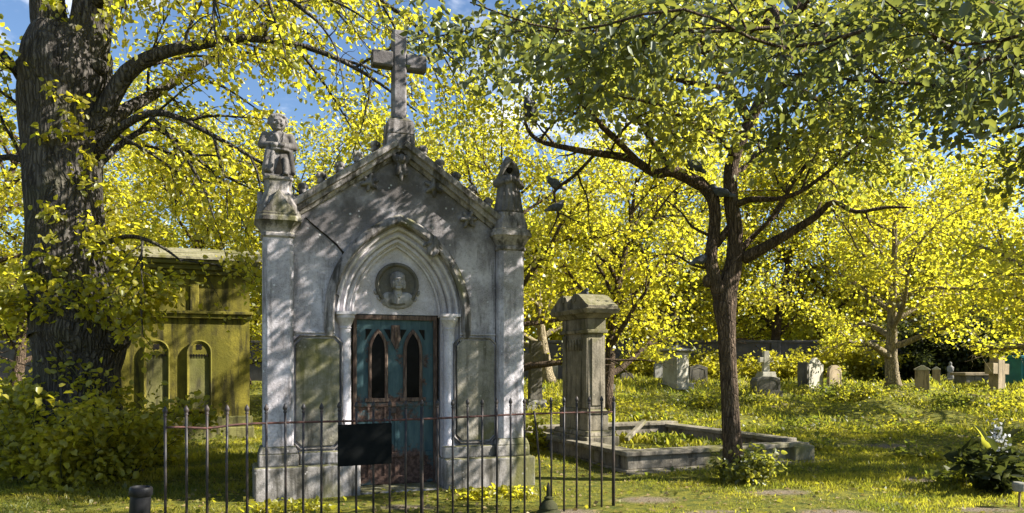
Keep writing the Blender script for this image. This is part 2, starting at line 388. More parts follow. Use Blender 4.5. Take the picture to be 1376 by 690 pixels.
# ------------------------------------------------------------------ trees
class Tree:
    """collects branch tubes (as one MB a limb) and leaf sites"""
    def __init__(s, seed):
        s.r = random.Random(seed); s.sites = []; s.dirs = []
    def poly(s, p, d, length, nseg, wob, trop):
        pts = [Vector(p)]; d = Vector(d).normalized()
        for i in range(nseg):
            d = (d + Vector((s.r.gauss(0, wob), s.r.gauss(0, wob), s.r.gauss(0, wob))) + trop/nseg).normalized()
            pts.append(pts[-1] + d*(length/nseg))
        return pts
    def twig_leaves(s, pts, per, spread):
        for i in range(len(pts)-1):
            for _ in range(per):
                t = (int(s.r.random()*2)+.5+s.r.gauss(0, .12))/2; q = pts[i].lerp(pts[i+1], t)
                off = Vector((s.r.gauss(0, spread), s.r.gauss(0, spread), s.r.gauss(0, spread*.8)))
                s.sites.append(q+off); dd = (pts[i+1]-pts[i]).normalized()*.5 + Vector((s.r.gauss(0, .7), s.r.gauss(0, .7), s.r.gauss(-.35, .5)))
                s.dirs.append(dd)
    def sub(s, mb, pts, rad, level, P, skip=.2):
        """children along a branch"""
        Ls = [0.0]
        for i in range(len(pts)-1): Ls.append(Ls[-1] + (pts[i+1]-pts[i]).length)
        tot = Ls[-1]; spec = P[level]
        k = max(2, int(round(tot*spec['dens'])))
        for j in range(k):
            t = skip + (1-skip)*(j+s.r.random())/k; x = t*tot
            i = max(0, min(len(pts)-2, next((a for a in range(len(Ls)-1) if Ls[a+1] >= x), len(pts)-2)))
            q = pts[i].lerp(pts[i+1], (x-Ls[i])/max(1e-6, Ls[i+1]-Ls[i])); ax = (pts[i+1]-pts[i]).normalized()
            perp = ax.orthogonal().normalized(); perp.rotate(Quaternion(ax, s.r.uniform(0, 2*math.pi)))
            a = R(s.r.uniform(*spec['ang'])); d = ax*math.cos(a) + perp*math.sin(a)
            d = d + Vector((0, 0, spec.get('lift', 0)))
            ln = s.r.uniform(*spec['len'])*(1-.45*t); r0 = min(spec['rad'], rad[i]*.7)
            cp = s.poly(q, d, ln, spec['seg'], spec['wob'], Vector((0, 0, spec['trop'])))
            rr = [r0*(1-.8*m/(len(cp)-1)) for m in range(len(cp))]
            if spec.get('draw', True): mb.tube(cp, rr, spec['n'], cap=False)
            if level+1 < len(P): s.sub(mb, cp, rr, level+1, P, .12)
            if spec.get('leaf'): s.twig_leaves(cp, spec['leaf'], spec['spread'])
    def crown(s, name, mat, parent, size, width=.8, rounded=True, keep=None, flat=0.0):
        c = np.array([tuple(v) for v in s.sites]); d = np.array([tuple(v) for v in s.dirs])
        if keep is not None:
            k = keep(c); c, d = c[k], d[k]
        sz = size[0] + (size[1]*1.12-size[0])*rng.beta(1.5, 2.0, len(c))
        V, F = leaves(c, d, sz, width, rounded=rounded, flat=flat)
        return np_mesh(name, V, F, mat, parent)

def chain(pts, px_w, Y0=None):
    return [Vector(p) for p in pts]

# ---- great lime tree, left
def smooth_path(pts, rad, k=3):
    P = [Vector(p) for p in pts]; out = []; ro = []
    for i in range(len(P)-1):
        p0 = P[max(0, i-1)]; p1 = P[i]; p2 = P[i+1]; p3 = P[min(len(P)-1, i+2)]
        for j in range(k):
            t = j/k
            out.append(.5*((2*p1) + (p2-p0)*t + (2*p0-5*p1+4*p2-p3)*t*t + (3*p1-p0-3*p2+p3)*t**3)); ro.append(rad[i]*(1-t)+rad[i+1]*t)
    out.append(P[-1]); ro.append(rad[-1]); return out, ro

LY = 10.0
lt = empty('lime_tree', (0, 0, 0), 0, 'massive rough-barked old lime tree with leafy shoots, left of the stone tomb', 'tree')
def lumps(seed, amp, tw=1.0):
    r = random.Random(seed); ph = [r.uniform(0, 6.28) for _ in range(6)]
    def f(i, k, n):
        a = 2*math.pi*k/n
        return 1 + amp*(math.sin(3*a+ph[0]+i*.23*tw) + .7*math.sin(5*a+ph[1]-i*.35*tw) + .5*math.sin(8*a+ph[2]+i*.5*tw) + .5*math.sin(i*1.1+ph[3]+a))
    return f
base_l = Vector(((106-CX)/FPX*LY, LY, gz((106-CX)/FPX*LY, LY)-.1))
tp = [base_l, pt(106, 590, LY), pt(106, 545, LY), pt(105, 500, LY), pt(106, 465, LY), pt(108, 445, LY), pt(98, 415, LY), pt(90, 370, LY), pt(88, 300, LY), pt(86, 220, LY), pt(84, 150, LY), pt(88, 105, LY), pt(90, 70, LY), pt(92, 45, LY)]
tr = [.62, .58, .53, .51, .56, .64, .52, .49, .47, .475, .50, .56, .53, .42]
p_, r_ = smooth_path(tp, tr, 4)
mb = MB(); mb.tube(p_, r_, 40, jit=lumps(3, .028))
for (px, py, rr, sx) in ((45, 130, .16, 1), (38, 210, .12, 1), (150, 455, .24, 1), (66, 448, .22, 1), (40, 90, .18, 1), (118, 440, .22, 1), (130, 90, .15, 1)):
    mb.ell(pt(px, py, LY-.12), (rr, rr*.9, rr*.75), 10)
for k in range(7):                                # root flare
    a = k*2*math.pi/7+.4; mb.tube([base_l+Vector((math.cos(a)*.35, math.sin(a)*.35, .6)), base_l+Vector((math.cos(a)*.52, math.sin(a)*.52, .22)), base_l+Vector((math.cos(a)*.8, math.sin(a)*.8, -.05))], [.15, .17, .1], 10)
mb.build('trunk', M['bark_lime'], lt, smooth=True)
T = Tree(5)
LP = [dict(dens=2.1, ang=(30, 70), len=(1.4, 3.0), rad=.026, seg=8, wob=.08, trop=-.65, n=5, leaf=1, spread=.10),
      dict(dens=5.0, ang=(25, 70), len=(.5, 1.0), rad=.0115, seg=4, wob=.12, trop=-.5, n=3, leaf=6, spread=.085)]
def limb(tree, spec, par, mat, P, nside=10, sub=True, sk=.2, k=3):
    pts = [pt(*q[:3]) for q in spec]; rad = [q[3] for q in spec]
    pp, rr = smooth_path(pts, rad, k)
    m_ = MB(); m_.tube(pp, rr, nside, jit=lumps(int(spec[0][0]*7), .035))
    if sub: tree.sub(m_, pp, rr, 0, P, sk)
    m_.build('limb', mat, par, smooth=True)
limb(T, [(78, 80, LY, .27), (66, 30, LY, .23), (60, -30, LY-.1, .19), (30, -140, LY-.4, .13), (-20, -300, LY-.6, .05)], lt, M['bark_lime'], LP, 14)
limb(T, [(112, 80, LY, .30), (124, 30, LY, .26), (128, -40, LY+.1, .22), (150, -180, LY+.3, .14), (200, -320, LY+.5, .05)], lt, M['bark_lime'], LP, 14)
limb(T, [(120, 190, LY, .15), (143, 145, LY-.1, .125), (172, 98, LY-.15, .11), (216, 72, LY-.2, .085), (280, 59, LY-.1, .06), (332, 52, LY, .05), (413, 64, LY+.1, .04), (487, 97, LY+.2, .025), (560, 150, LY+.3, .008)], lt, M['bark_lime'], LP, 10, True, .15)
limb(T, [(125, 185, LY, .12), (165, 150, LY+.3, .09), (210, 125, LY+.7, .07), (270, 88, LY+1.1, .05), (350, 40, LY+1.5, .035), (430, 0, LY+1.8, .012)], lt, M['bark_lime'], LP, 8, True, .2)
limb(T, [(125, 215, LY, .08), (165, 170, LY-.2, .055), (220, 152, LY-.3, .045), (300, 190, LY-.2, .03), (360, 225, LY, .02), (410, 265, LY+.2, .008)], lt, M['bark_lime'], LP, 8, True, .15)
limb(T, [(120, 235, LY, .06), (170, 188, LY+.5, .045), (215, 175, LY+.9, .035), (280, 225, LY+1.2, .025), (340, 255, LY+1.4, .008)], lt, M['bark_lime'], LP, 7, True, .15)
limb(T, [(130, 30, LY, .12), (190, -30, LY+.6, .10), (300, -60, LY+1.0, .08), (430, -40, LY+1.2, .05), (540, 20, LY+1.3, .03), (620, 90, LY+1.4, .01)], lt, M['bark_lime'], LP, 8, True, .1)
limb(T, [(120, 20, LY, .10), (170, -40, LY-.6, .08), (260, -50, LY-1.0, .06), (360, -20, LY-1.2, .04), (440, 40, LY-1.2, .01)], lt, M['bark_lime'], LP, 8, True, .1)
limb(T, [(60, 200, LY, .08), (30, 110, LY, .06), (-20, 60, LY-.1, .05), (-110, 80, LY-.2, .03), (-190, 160, LY-.2, .01)], lt, M['bark_lime'], LP, 8, True, .1)
limb(T, [(60, 260, LY, .06), (30, 215, LY+.4, .05), (-20, 220, LY+.6, .04), (-80, 280, LY+.6, .01)], lt, M['bark_lime'], LP, 7, True, .1)
limb(T, [(125, 335, LY, .04), (170, 318, LY-.3, .03), (210, 328, LY-.5, .022), (245, 352, LY-.5, .010)], lt, M['bark_lime'], LP, 7, True, .1)
T.crown('crown', M['leaf_lime'], lt, (.045, .095), .85, flat=.3, keep=lambda c: ~((np.abs(c[:, 0]+1.3) < .75) & (c[:, 1] < 9.7) & (c[:, 2] > 3.6)))
# tufts of shoots on the trunk, a leafy skirt at the burr
def tuft(tree, p, d, n, ln, leaf=4, spread=.06, r=.006, mb_=None):
    for _ in range(n):
        dd = Vector(d) + Vector((tree.r.gauss(0, .5), tree.r.gauss(0, .5), tree.r.gauss(.1, .4)))
        cp = tree.poly(p + Vector((tree.r.gauss(0, .06), tree.r.gauss(0, .06), tree.r.gauss(0, .08))), dd, tree.r.uniform(.5, 1)*ln, 4, .2, Vector((0, 0, -.4)))
        if mb_ is not None: mb_.tube(cp, [r, r*.8, r*.6, r*.5, r*.3], 4, cap=False)
        tree.twig_leaves(cp, leaf, spread)
for (px, py, n) in ((100, 190, 3), (90, 130, 2), (110, 230, 3), (80, 290, 3), (120, 310, 4), (70, 340, 4), (140, 345, 7), (60, 380, 6), (110, 385, 6), (160, 385, 9), (40, 420, 8), (80, 420, 7), (120, 420, 8), (165, 430, 9), (185, 410, 8), (195, 380, 7), (20, 400, 6), (215, 385, 5), (150, 12, 2), (75, 8, 2), (110, 170, 2), (130, 270, 3)):
    p = pt(px, py, LY-.48); side = (px-92)/60.0; T2 = Tree(px*7+py); tm = MB()
    tuft(T2, p, (side, -.8, .2), n, .5, 4, .07, mb_=tm)
    sh = tm.build('shoot', M['stem'], lt)
    T2.crown('foliage', M['leaf_lime'], sh, (.06, .105), .85, flat=.4)

# ---- leaning orchard tree, right of the tomb
HYD = 9.6
ht = empty('orchard_tree', (0, 0, 0), 0, 'slender dark forked tree with shaggy crown in front of the kerbed grave', 'tree')
hb = pt(984, 636, HYD); hb.z = gz(hb.x, hb.y)-.08
pp, rr = smooth_path([hb, pt(984, 615, HYD), pt(982, 560, HYD), pt(979, 500, HYD), pt(976, 440, HYD), pt(974, 410, HYD), pt(978, 385, HYD), pt(986, 350, HYD), pt(988, 310, HYD), pt(983, 270, HYD), pt(981, 235, HYD), pt(988, 205, HYD), pt(1006, 168, HYD), pt(1022, 135, HYD), pt(1045, 90, HYD), pt(1065, 30, HYD), pt(1085, -60, HYD), pt(1095, -170, HYD)],
                     [.165, .13, .112, .106, .115, .15, .13, .105, .098, .092, .088, .085, .075, .068, .058, .05, .038, .015], 4)
mb = MB(); mb.tube(pp, rr, 22, jit=lumps(21, .035, 1.4))
p2, r2 = smooth_path([pt(973, 410, HYD), pt(962, 380, HYD-.05), pt(955, 350, HYD-.05), pt(959, 315, HYD), pt(961, 285, HYD), pt(955, 262, HYD), pt(938, 244, HYD)], [.11, .09, .08, .076, .076, .08, .076], 4)
mb.tube(p2, r2, 16, jit=lumps(22, .04, 1.3))
mb.ell(pt(951, 378, HYD-.05), (.07, .07, .09), 8)
mb.tube([pt(962, 330, HYD), pt(985, 300, HYD)], [.05, .05], 8)
mb.build('trunk', M['bark'], ht, smooth=True)
T = Tree(31)
HP = [dict(dens=3.0, ang=(30, 80), len=(.7, 1.6), rad=.022, seg=6, wob=.24, trop=.1, n=5, leaf=4, spread=.12),
      dict(dens=5.0, ang=(30, 80), len=(.35, .8), rad=.010, seg=4, wob=.28, trop=.0, n=3, leaf=7, spread=.11)]
HB = [dict(dens=1.6, ang=(30, 75), len=(.5, 1.1), rad=.02, seg=6, wob=.22, trop=.05, n=5),          # nearly bare lower limbs
      dict(dens=2.5, ang=(30, 80), len=(.3, .6), rad=.008, seg=4, wob=.25, trop=.0, n=3)]
bk = M['bark']
limb(T, [(942, 248, HYD, .085), (905, 231, HYD-.05, .075), (880, 233, HYD-.1, .06), (848, 214, HYD-.2, .05), (800, 206, HYD-.3, .042), (760, 199, HYD-.4, .034), (722, 188, HYD-.4, .028), (706, 165, HYD-.4, .02), (712, 132, HYD-.4, .012)], ht, bk, HB, 10, True, .25)
limb(T, [(858, 218, HYD-.15, .04), (830, 190, HYD-.5, .04), (800, 160, HYD-.8, .034), (770, 120, HYD-1.1, .03), (745, 70, HYD-1.3, .02), (720, 20, HYD-1.4, .01)], ht, bk, HP, 8)
limb(T, [(905, 232, HYD, .04), (880, 195, HYD+.3, .035), (850, 150, HYD+.7, .03), (820, 100, HYD+1.0, .025), (800, 40, HYD+1.2, .01)], ht, bk, HP, 8)
limb(T, [(800, 207, HYD-.3, .02), (772, 236, HYD-.2, .022), (745, 258, HYD-.1, .019), (750, 289, HYD-.1, .016), (735, 320, HYD, .004)], ht, bk, HB, 6, True, .2)
limb(T, [(725, 190, HYD-.4, .02), (745, 165, HYD-.3, .016), (790, 130, HYD-.1, .012), (840, 105, HYD+.1, .006)], ht, bk, HP, 6)
limb(T, [(998, 348, HYD, .085), (1030, 331, HYD-.15, .07), (1068, 309, HYD-.3, .055), (1098, 290, HYD-.4, .045), (1120, 272, HYD-.5, .034), (1150, 285, HYD-.6, .026), (1190, 279, HYD-.7, .02), (1225, 279, HYD-.8, .008)], ht, bk, HB, 9, True, .2)
limb(T, [(996, 335, HYD, .05), (1018, 312, HYD+.2, .035), (1045, 285, HYD+.4, .03), (1066, 245, HYD+.6, .026), (1098, 200, HYD+.7, .02), (1130, 150, HYD+.8, .01)], ht, bk, HP, 8, True, .45)
limb(T, [(984, 278, HYD, .05), (1008, 268, HYD-.2, .04), (1040, 268, HYD-.4, .032), (1075, 258, HYD-.7, .026), (1120, 225, HYD-.9, .02), (1170, 180, HYD-1.1, .01)], ht, bk, HP, 8, True, .5)
limb(T, [(982, 240, HYD, .05), (1000, 225, HYD+.2, .036), (1020, 205, HYD+.5, .03), (1055, 190, HYD+.9, .02), (1090, 170, HYD+1.3, .01)], ht, bk, HP, 8, True, .4)
limb(T, [(1008, 165, HYD, .06), (985, 120, HYD-.3, .05), (960, 80, HYD-.6, .04), (930, 30, HYD-.9, .03), (900, -40, HYD-1.1, .01)], ht, bk, HP, 8)
limb(T, [(1022, 135, HYD, .06), (1060, 110, HYD-.4, .05), (1110, 90, HYD-.8, .04), (1180, 70, HYD-1.1, .03), (1260, 60, HYD-1.4, .01)], ht, bk, HP, 8)
limb(T, [(1045, 90, HYD, .05), (1090, 60, HYD+.5, .045), (1150, 20, HYD+1.0, .035), (1220, -10, HYD+1.4, .025), (1290, -20, HYD+1.6, .01)], ht, bk, HP, 8)
limb(T, [(1060, 50, HYD, .05), (1030, 0, HYD+.6, .045), (980, -50, HYD+1.2, .035), (930, -70, HYD+1.7, .025), (860, -60, HYD+2.0, .01)], ht, bk, HP, 8)
limb(T, [(1065, 30, HYD, .05), (1110, -30, HYD-.5, .045), (1180, -70, HYD-1.0, .03), (1260, -90, HYD-1.3, .01)], ht, bk, HP, 8)
limb(T, [(990, 215, HYD, .035), (970, 190, HYD-.4, .03), (930, 165, HYD-.8, .025), (880, 140, HYD-1.2, .02), (830, 130, HYD-1.5, .01)], ht, bk, HP, 8, True, .3)
limb(T, [(955, 362, HYD, .022), (930, 356, HYD, .016), (905, 342, HYD-.1, .012), (870, 345, HYD-.2, .005)], ht, bk, HB, 6, True, .2)
limb(T, [(956, 318, HYD, .022), (930, 305, HYD, .018), (915, 285, HYD+.1, .012), (885, 262, HYD+.2, .005)], ht, bk, HB, 6, True, .2)
limb(T, [(1010, 320, HYD, .026), (1030, 300, HYD-.3, .02), (1050, 270, HYD-.5, .016), (1075, 235, HYD-.7, .012), (1100, 205, HYD-.8, .006)], ht, bk, HB, 6, True, .2)
limb(T, [(960, 80, HYD-.6, .04), (900, 40, HYD-.4, .034), (830, 20, HYD-.2, .028), (760, 40, HYD, .02), (690, 60, HYD+.1, .008)], ht, bk, HP, 7)
limb(T, [(985, 120, HYD-.3, .04), (920, 110, HYD+.4, .03), (850, 90, HYD+.7, .024), (780, 90, HYD+.8, .016), (720, 110, HYD+.8, .008)], ht, bk, HP, 7)
limb(T, [(1060, 110, HYD-.4, .04), (1110, 140, HYD+.2, .03), (1170, 150, HYD+.5, .024), (1240, 140, HYD+.7, .016), (1310, 150, HYD+.8, .008)], ht, bk, HP, 7)
limb(T, [(1060, 50, HYD, .05), (1010, 20, HYD+1.4, .04), (930, 10, HYD+2.8, .03), (860, 0, HYD+4.0, .02), (800, 20, HYD+4.8, .008)], ht, bk, HP, 7)
limb(T, [(1045, 90, HYD, .05), (1080, 60, HYD+1.4, .04), (1060, 30, HYD+2.8, .03), (1000, 40, HYD+4.2, .01)], ht, bk, HP, 7)
T.crown('crown', M['leaf_hero'], ht, (.055, .10), .72, flat=.45)

# ---- the tree just outside the frame on the right whose boughs hang into the top of the view
ot = empty('overhanging_tree', (0, 0, 0), 0, 'dark broad-leaved tree whose nearest boughs hang into the top right', 'tree')
ob = Vector((6.6, 5.6, gz(6.6, 5.6)-.05))
mb = MB(); mb.tube([ob, ob+Vector((0, 0, .8)), ob+Vector((-.05, .05, 2.0)), ob+Vector((-.15, .1, 3.0)), ob+Vector((-.2, .1, 4.4)), ob+Vector((-.1, .2, 6.2))], [.30, .24, .21, .2, .14, .05], 18, jit=lumps(41, .03))
mb.build('trunk', M['bark'], ot, smooth=True)
T = Tree(44)
OP = [dict(dens=3.0, ang=(30, 75), len=(.5, 1.1), rad=.014, seg=5, wob=.15, trop=-.2, n=5, leaf=3, spread=.10),
      dict(dens=4.5, ang=(30, 75), len=(.3, .6), rad=.006, seg=3, wob=.2, trop=-.2, n=3, leaf=13, spread=.10)]
def limb3(tree, pts, rad, par, mat, P, n=9, sk=.25):
    pp, rr = smooth_path(pts, rad, 3); m_ = MB(); m_.tube(pp, rr, n, jit=lumps(len(pp)+int(abs(pts[-1][0])*10), .03)); tree.sub(m_, pp, rr, 0, P, sk)
    m_.build('limb', mat, par, smooth=True)
t0 = ob+Vector((-.15, .1, 3.0))
limb3(T, [t0, (5.6, 5.5, 3.62), (4.9, 5.7, 3.70), (4.2, 5.4, 3.86), (3.5, 5.6, 3.78), (2.8, 5.3, 3.92), (2.0, 5.5, 3.84), (1.2, 5.2, 3.98), (.4, 5.4, 3.92), (-.3, 5.3, 4.08)], [.05, .036, .03, .024, .02, .016, .013, .01, .008, .005], ot, bk, OP)
limb3(T, [t0, (5.7, 6.0, 3.5), (5.1, 6.4, 3.78), (4.4, 6.2, 3.72), (3.7, 6.6, 3.98), (3.0, 6.3, 3.90), (2.3, 6.6, 4.10)], [.045, .033, .026, .02, .016, .012, .006], ot, bk, OP)
limb3(T, [t0, (5.7, 5.1, 3.45), (5.0, 4.7, 3.60), (4.3, 4.9, 3.50), (3.6, 4.6, 3.62), (2.9, 4.8, 3.56), (2.3, 4.6, 3.75)], [.04, .028, .022, .017, .013, .01, .005], ot, bk, OP)
limb3(T, [t0+Vector((0, 0, .8)), (5.5, 6.2, 4.4), (4.6, 6.6, 4.6), (3.7, 6.4, 4.45), (2.7, 6.8, 4.6), (1.7, 6.6, 4.45), (.7, 6.8, 4.55), (-.6, 6.7, 4.5)], [.05, .04, .032, .026, .02, .016, .01, .005], ot, bk, OP)
limb3(T, [t0+Vector((0, 0, 1.2)), (6.0, 7.0, 4.9), (5.2, 8.2, 5.0), (4.6, 9.2, 5.2)], [.05, .04, .025, .008], ot, bk, OP)
limb3(T, [t0+Vector((0, 0, .4)), (5.5, 5.9, 3.95), (4.8, 5.6, 3.66), (4.1, 6.0, 3.42), (3.5, 5.8, 3.30)], [.035, .026, .02, .014, .005], ot, bk, OP)
T.crown('crown', M['leaf_near'], ot, (.04, .10), .68, flat=.6)

# ---- shared back trees
def make_back_tree(seed, h, spread, leaf, low=.22, bark_m='bark', leaf_m='leaf_back', size=(.075, .14), nl=13):
    t = Tree(seed); r = t.r; m_ = MB()
    root = empty('background_tree', (0, 0, 0))
    tk = t.poly((0, 0, -.15), (r.gauss(0, .05), r.gauss(0, .05), 1), h*.8, 9, .05, Vector((0, 0, .4)))
    rad = [(.034 if 'pale' in bark_m else .022)*h*(1-.88*(i/9)**.7)+.012 for i in range(10)]; rad[0] *= 1.35
    m_.tube(tk, rad, 12, jit=lumps(seed, .04)); m_.build('trunk', M[bark_m], root, smooth=True)
    P = [dict(dens=1.5, ang=(25, 65), len=(spread*.35, spread*.62), rad=.03, seg=5, wob=.16, trop=-.1, n=4, leaf=9, spread=.25),
         dict(dens=2.0, ang=(30, 75), len=(.5, 1.1), rad=.010, seg=3, wob=.2, trop=-.3, n=3, leaf=leaf, spread=.24)]
    br = MB()
    for j in range(nl):
        t_ = low + (1-low)*((j+.5*r.random())/nl); x = t_*9; i = min(8, int(x)); q = tk[i].lerp(tk[i+1], x-i)
        a = j*2.4+r.uniform(-.4, .4); el = R(r.uniform(5, 40)+25*t_)
        d = Vector((math.cos(a)*math.cos(el), math.sin(a)*math.cos(el), math.sin(el)))
        ln = spread*(1.0-.5*abs(t_-.45))*r.uniform(.8, 1.1)
        pl = t.poly(q, d, ln, 7, .13, Vector((0, 0, -.25+.3*t_))); rr = [rad[i]*.55*(1-.85*k/7)+.006 for k in range(8)]
        br.tube(pl, rr, 6, cap=False); t.sub(br, pl, rr, 0, P, .2)
    br.build('bough', M[bark_m], root, smooth=True)
    t.crown('crown', M[leaf_m], root, size, .8, rounded=False, flat=.35, keep=lambda c: c[:, 2] > 1.65 + .35*np.sin(c[:, 0]*1.7)*np.sin(c[:, 1]*1.3+.5))
    return root
def copy_tree(o):
    c = o.copy(); COL.objects.link(c)
    for ch in o.children:
        d = ch.copy(); COL.objects.link(d); d.parent = c
    return c
protos = [make_back_tree(101, 8.5, 3.6, 15, .16, nl=16), make_back_tree(202, 10.5, 4.2, 14, .13, nl=18), make_back_tree(303, 7.5, 3.6, 15, .20, 'bark_pale', nl=16)]
used = [False]*3
BT = [  # kind, px of trunk, distance, scale, turn, label
 (0, 812, 19.0, .95, 20, 'forked dark-stemmed yellow-leaved tree right behind the tall stone monument'),
 (2, 1200, 27.5, 1.15, 190, 'pale-trunked yellow-leaved tree behind the two gabled grave posts'),
 (0, 600, 22.0, 1.1, 130, 'yellow-leaved tree behind the right corner pillar of the stone tomb'),
 (1, 430, 20.0, .80, 250, 'tall yellow-leaved tree behind the gable left of the stone cross'),
 (0, 250, 21.0, 1.0, 300, 'yellow-leaved tree rising behind the mossy tomb roof'),
 (0, 20, 24.0, 1.1, 45, 'bright yellow tree at the left edge behind the old lime trunk'),
 (1, -60, 19.0, 1.0, 160, 'yellow tree beyond the left edge with boughs left of the lime trunk'),
 (2, 740, 31.0, 1.2, 100, 'pale-stemmed yellow tree behind the tall dark stone cross'),
 (1, 545, 29.0, .95, 20, 'tall yellow tree directly behind the stone cross on the gable'),
 (1, 690, 18.0, .84, 200, 'tall yellow tree filling the sky just right of the cross on the gable'),
 (0, 330, 30.0, 1.2, 200, 'far yellow tree between the mossy tomb and the child statue'),
 (2, 130, 27.0, 1.2, 100, 'far yellow tree right of the lime trunk behind the mossy tomb'),
 (1, 1035, 42.0, 1.5, 70, 'tall yellow-green tree over the wall beyond the white stone cross'),
 (1, 905, 41.5, 1.4, 10, 'tall yellow tree over the wall behind the pedestal tomb with a capped top'),
 (0, 1120, 42.5, 1.6, 215, 'yellow tree over the wall behind the pair of pale and brown headstones'),
 (1, 1290, 44.0, 1.3, 330, 'tall tree over the wall behind the chest tomb'),
 (0, 975, 45.0, 1.6, 300, 'yellow tree over the wall seen straight behind the slender dark trunk'),
 (2, 840, 43.0, 1.6, 60, 'yellow tree over the wall, above the dark brown shouldered headstone'),
 (0, 1390, 42.0, 1.4, 120, 'yellow tree over the wall, cut by the right edge above the teal container'),
 (2, 1210, 43.0, 1.7, 20, 'pale-stemmed yellow tree over the wall, behind the pale-trunked nearer tree'),
 (2, 1500, 19.0, 1.15, 80, 'tree at the right edge whose boughs hang over the rugged brown cross'),
 (0, 1850, 12.6, .9, 40, 'tree outside the right edge, level with the tall monument'),
 (2, 1800, 10.3, .95, 10, 'tree outside the right edge, level with the kerbed grave'),
]
for (k, px, Y, sc, rz, lab) in BT:
    o = copy_tree(protos[k]) if used[k] else protos[k]; used[k] = True
    x = (px-CX)/FPX*Y; o.location = (x, Y, gz(x, Y)); o.rotation_euler = (0, 0, R(rz)); o.scale = (sc, sc, sc)
    tag(o, lab, 'tree', 'yellow spring trees around the graveyard')

# ---- far wood, beyond the boundary wall
n = 120000
fx = rng.uniform(-70, 70, n); fy = rng.uniform(46, 58, n)
hh = 6.5 + 2.5*np.sin(fx*.21+1) + 1.8*np.sin(fx*.53+fy*.3) + 1.2*np.sin(fx*1.1)
fz = .3 + hh*np.sqrt(rng.random(n))
c = np.stack([fx, fy, fz], 1); V, F = leaves(c, rng.normal(size=(n, 3)), rng.uniform(.28, .55, n), .9, rounded=False)
tag(np_mesh('far_wood', V, F, M['leaf_back']), kind='stuff')

# ------------------------------------------------------------------ bushes and plants
def bush(name, p, rx, ry, h, nleaf, size, mat, label, cat, seed, stems=14, group=None, lean=0.0, stem_m='stem', width=.8, rounded=True, up=.9):
    t = Tree(seed); root = empty(name, (p.x, p.y, p.z), 0, label, cat, group); m_ = MB()
    per = max(1, int(nleaf/(stems*3*5)))
    for i in range(stems):
        a = t.r.uniform(0, 6.28); q = math.sqrt(t.r.random())
        s0 = Vector((math.cos(a)*rx*q*.55, math.sin(a)*ry*q*.55, -.05))
        d = Vector((math.cos(a)*rx*.8*q+lean, math.sin(a)*ry*.8*q, h*up))
        cp = t.poly(s0, d, h*t.r.uniform(.4, 1.15), 5, .16, Vector((0, 0, -.15)))
        m_.tube(cp, [.012, .011, .009, .007, .005, .003], 4, cap=False); t.twig_leaves(cp[1:], per, size[1]*.9)
        for _ in range(2):
            k = t.r.randint(0, 4); dd = Vector((t.r.gauss(0, 1), t.r.gauss(0, 1), t.r.uniform(-.1, .7)))
            c2 = t.poly(cp[k], dd, (rx+ry)*.3*t.r.uniform(.5, 1.1), 5, .15, Vector((0, 0, -.1)))
            m_.tube(c2, [.007, .006, .005, .004, .003, .002], 3, cap=False); t.twig_leaves(c2, per, size[1]*.9)
    m_.build('stem', M[stem_m], root)
    t.crown('foliage', M[mat], root, size, width, rounded, keep=lambda c: c[:, 2] > .0, flat=.5)
    return root
bush('shrub', at(95, 650), 1.25, .6, 1.5, 8000, (.055, .11), 'leaf_shrub', 'dense leafy shrub wrapped round the foot of the old lime trunk', 'shrub', 61, 40, up=.7)
bush('shrub', at(-10, 635), 1.0, .8, 1.7, 6500, (.055, .11), 'leaf_shrub', 'loose tall shrub at the left edge beside the lime trunk', 'shrub', 62, 26)
bush('shrub', at(190, 622), .6, .4, .75, 2600, (.07, .11), 'leaf_shrub', 'low shrub between the lime trunk and the black iron fence', 'shrub', 63, 18)
bush('shrub', at(1000, 650), .33, .28, .52, 1700, (.045, .085), 'leaf_hero', 'small bushy plant at the foot of the slender forked tree', 'shrub', 64, 16)
bush('shrub', at(712, 605), .22, .25, .6, 700, (.06, .10), 'leaf_lime', 'bright green shrub beside the right plinth of the stone tomb', 'shrub', 65, 10)
def gp(px, Y): x = (px-CX)/FPX*Y; return Vector((x, Y, gz(x, Y)))
for (px, Y, rx, ry, h, n_, mat, lab) in (
    (1310, 37.0, 4.6, 1.3, 4.3, 24000, 'leaf_dark', 'large dark evergreen thicket against the wall behind the rugged brown cross'),
    (1235, 37.5, 2.2, 1.0, 2.4, 8000, 'leaf_dark', 'dark evergreen bush against the wall behind the two gabled grave posts'),
    (1140, 37.6, 2.2, 1.0, 1.9, 7000, 'leaf_shrub', 'leafy yellow-green bush against the wall behind the brown stained headstone'),
    (1055, 37.3, 2.0, 1.0, 1.7, 6000, 'leaf_shrub', 'yellow-green bush against the wall right of the slim white cross'),
    (975, 37.6, 1.8, .9, 1.6, 5000, 'leaf_shrub', 'low leafy bush against the wall behind the slender forked tree'),
    (880, 37.6, 2.4, 1.0, 2.0, 7000, 'leaf_shrub', 'leafy bush on the wall behind the capped pedestal tomb'),
    (1385, 35.5, 2.0, 1.0, 2.6, 7000, 'leaf_dark', 'dark evergreen bush at the right edge behind the teal container')):
    bush('evergreen_bush' if mat == 'leaf_dark' else 'bush', gp(px, Y), rx, ry, h, n_, (.12, .22), mat, lab, 'bush', int(px), 34, rounded=False, group='bushes along the boundary wall')
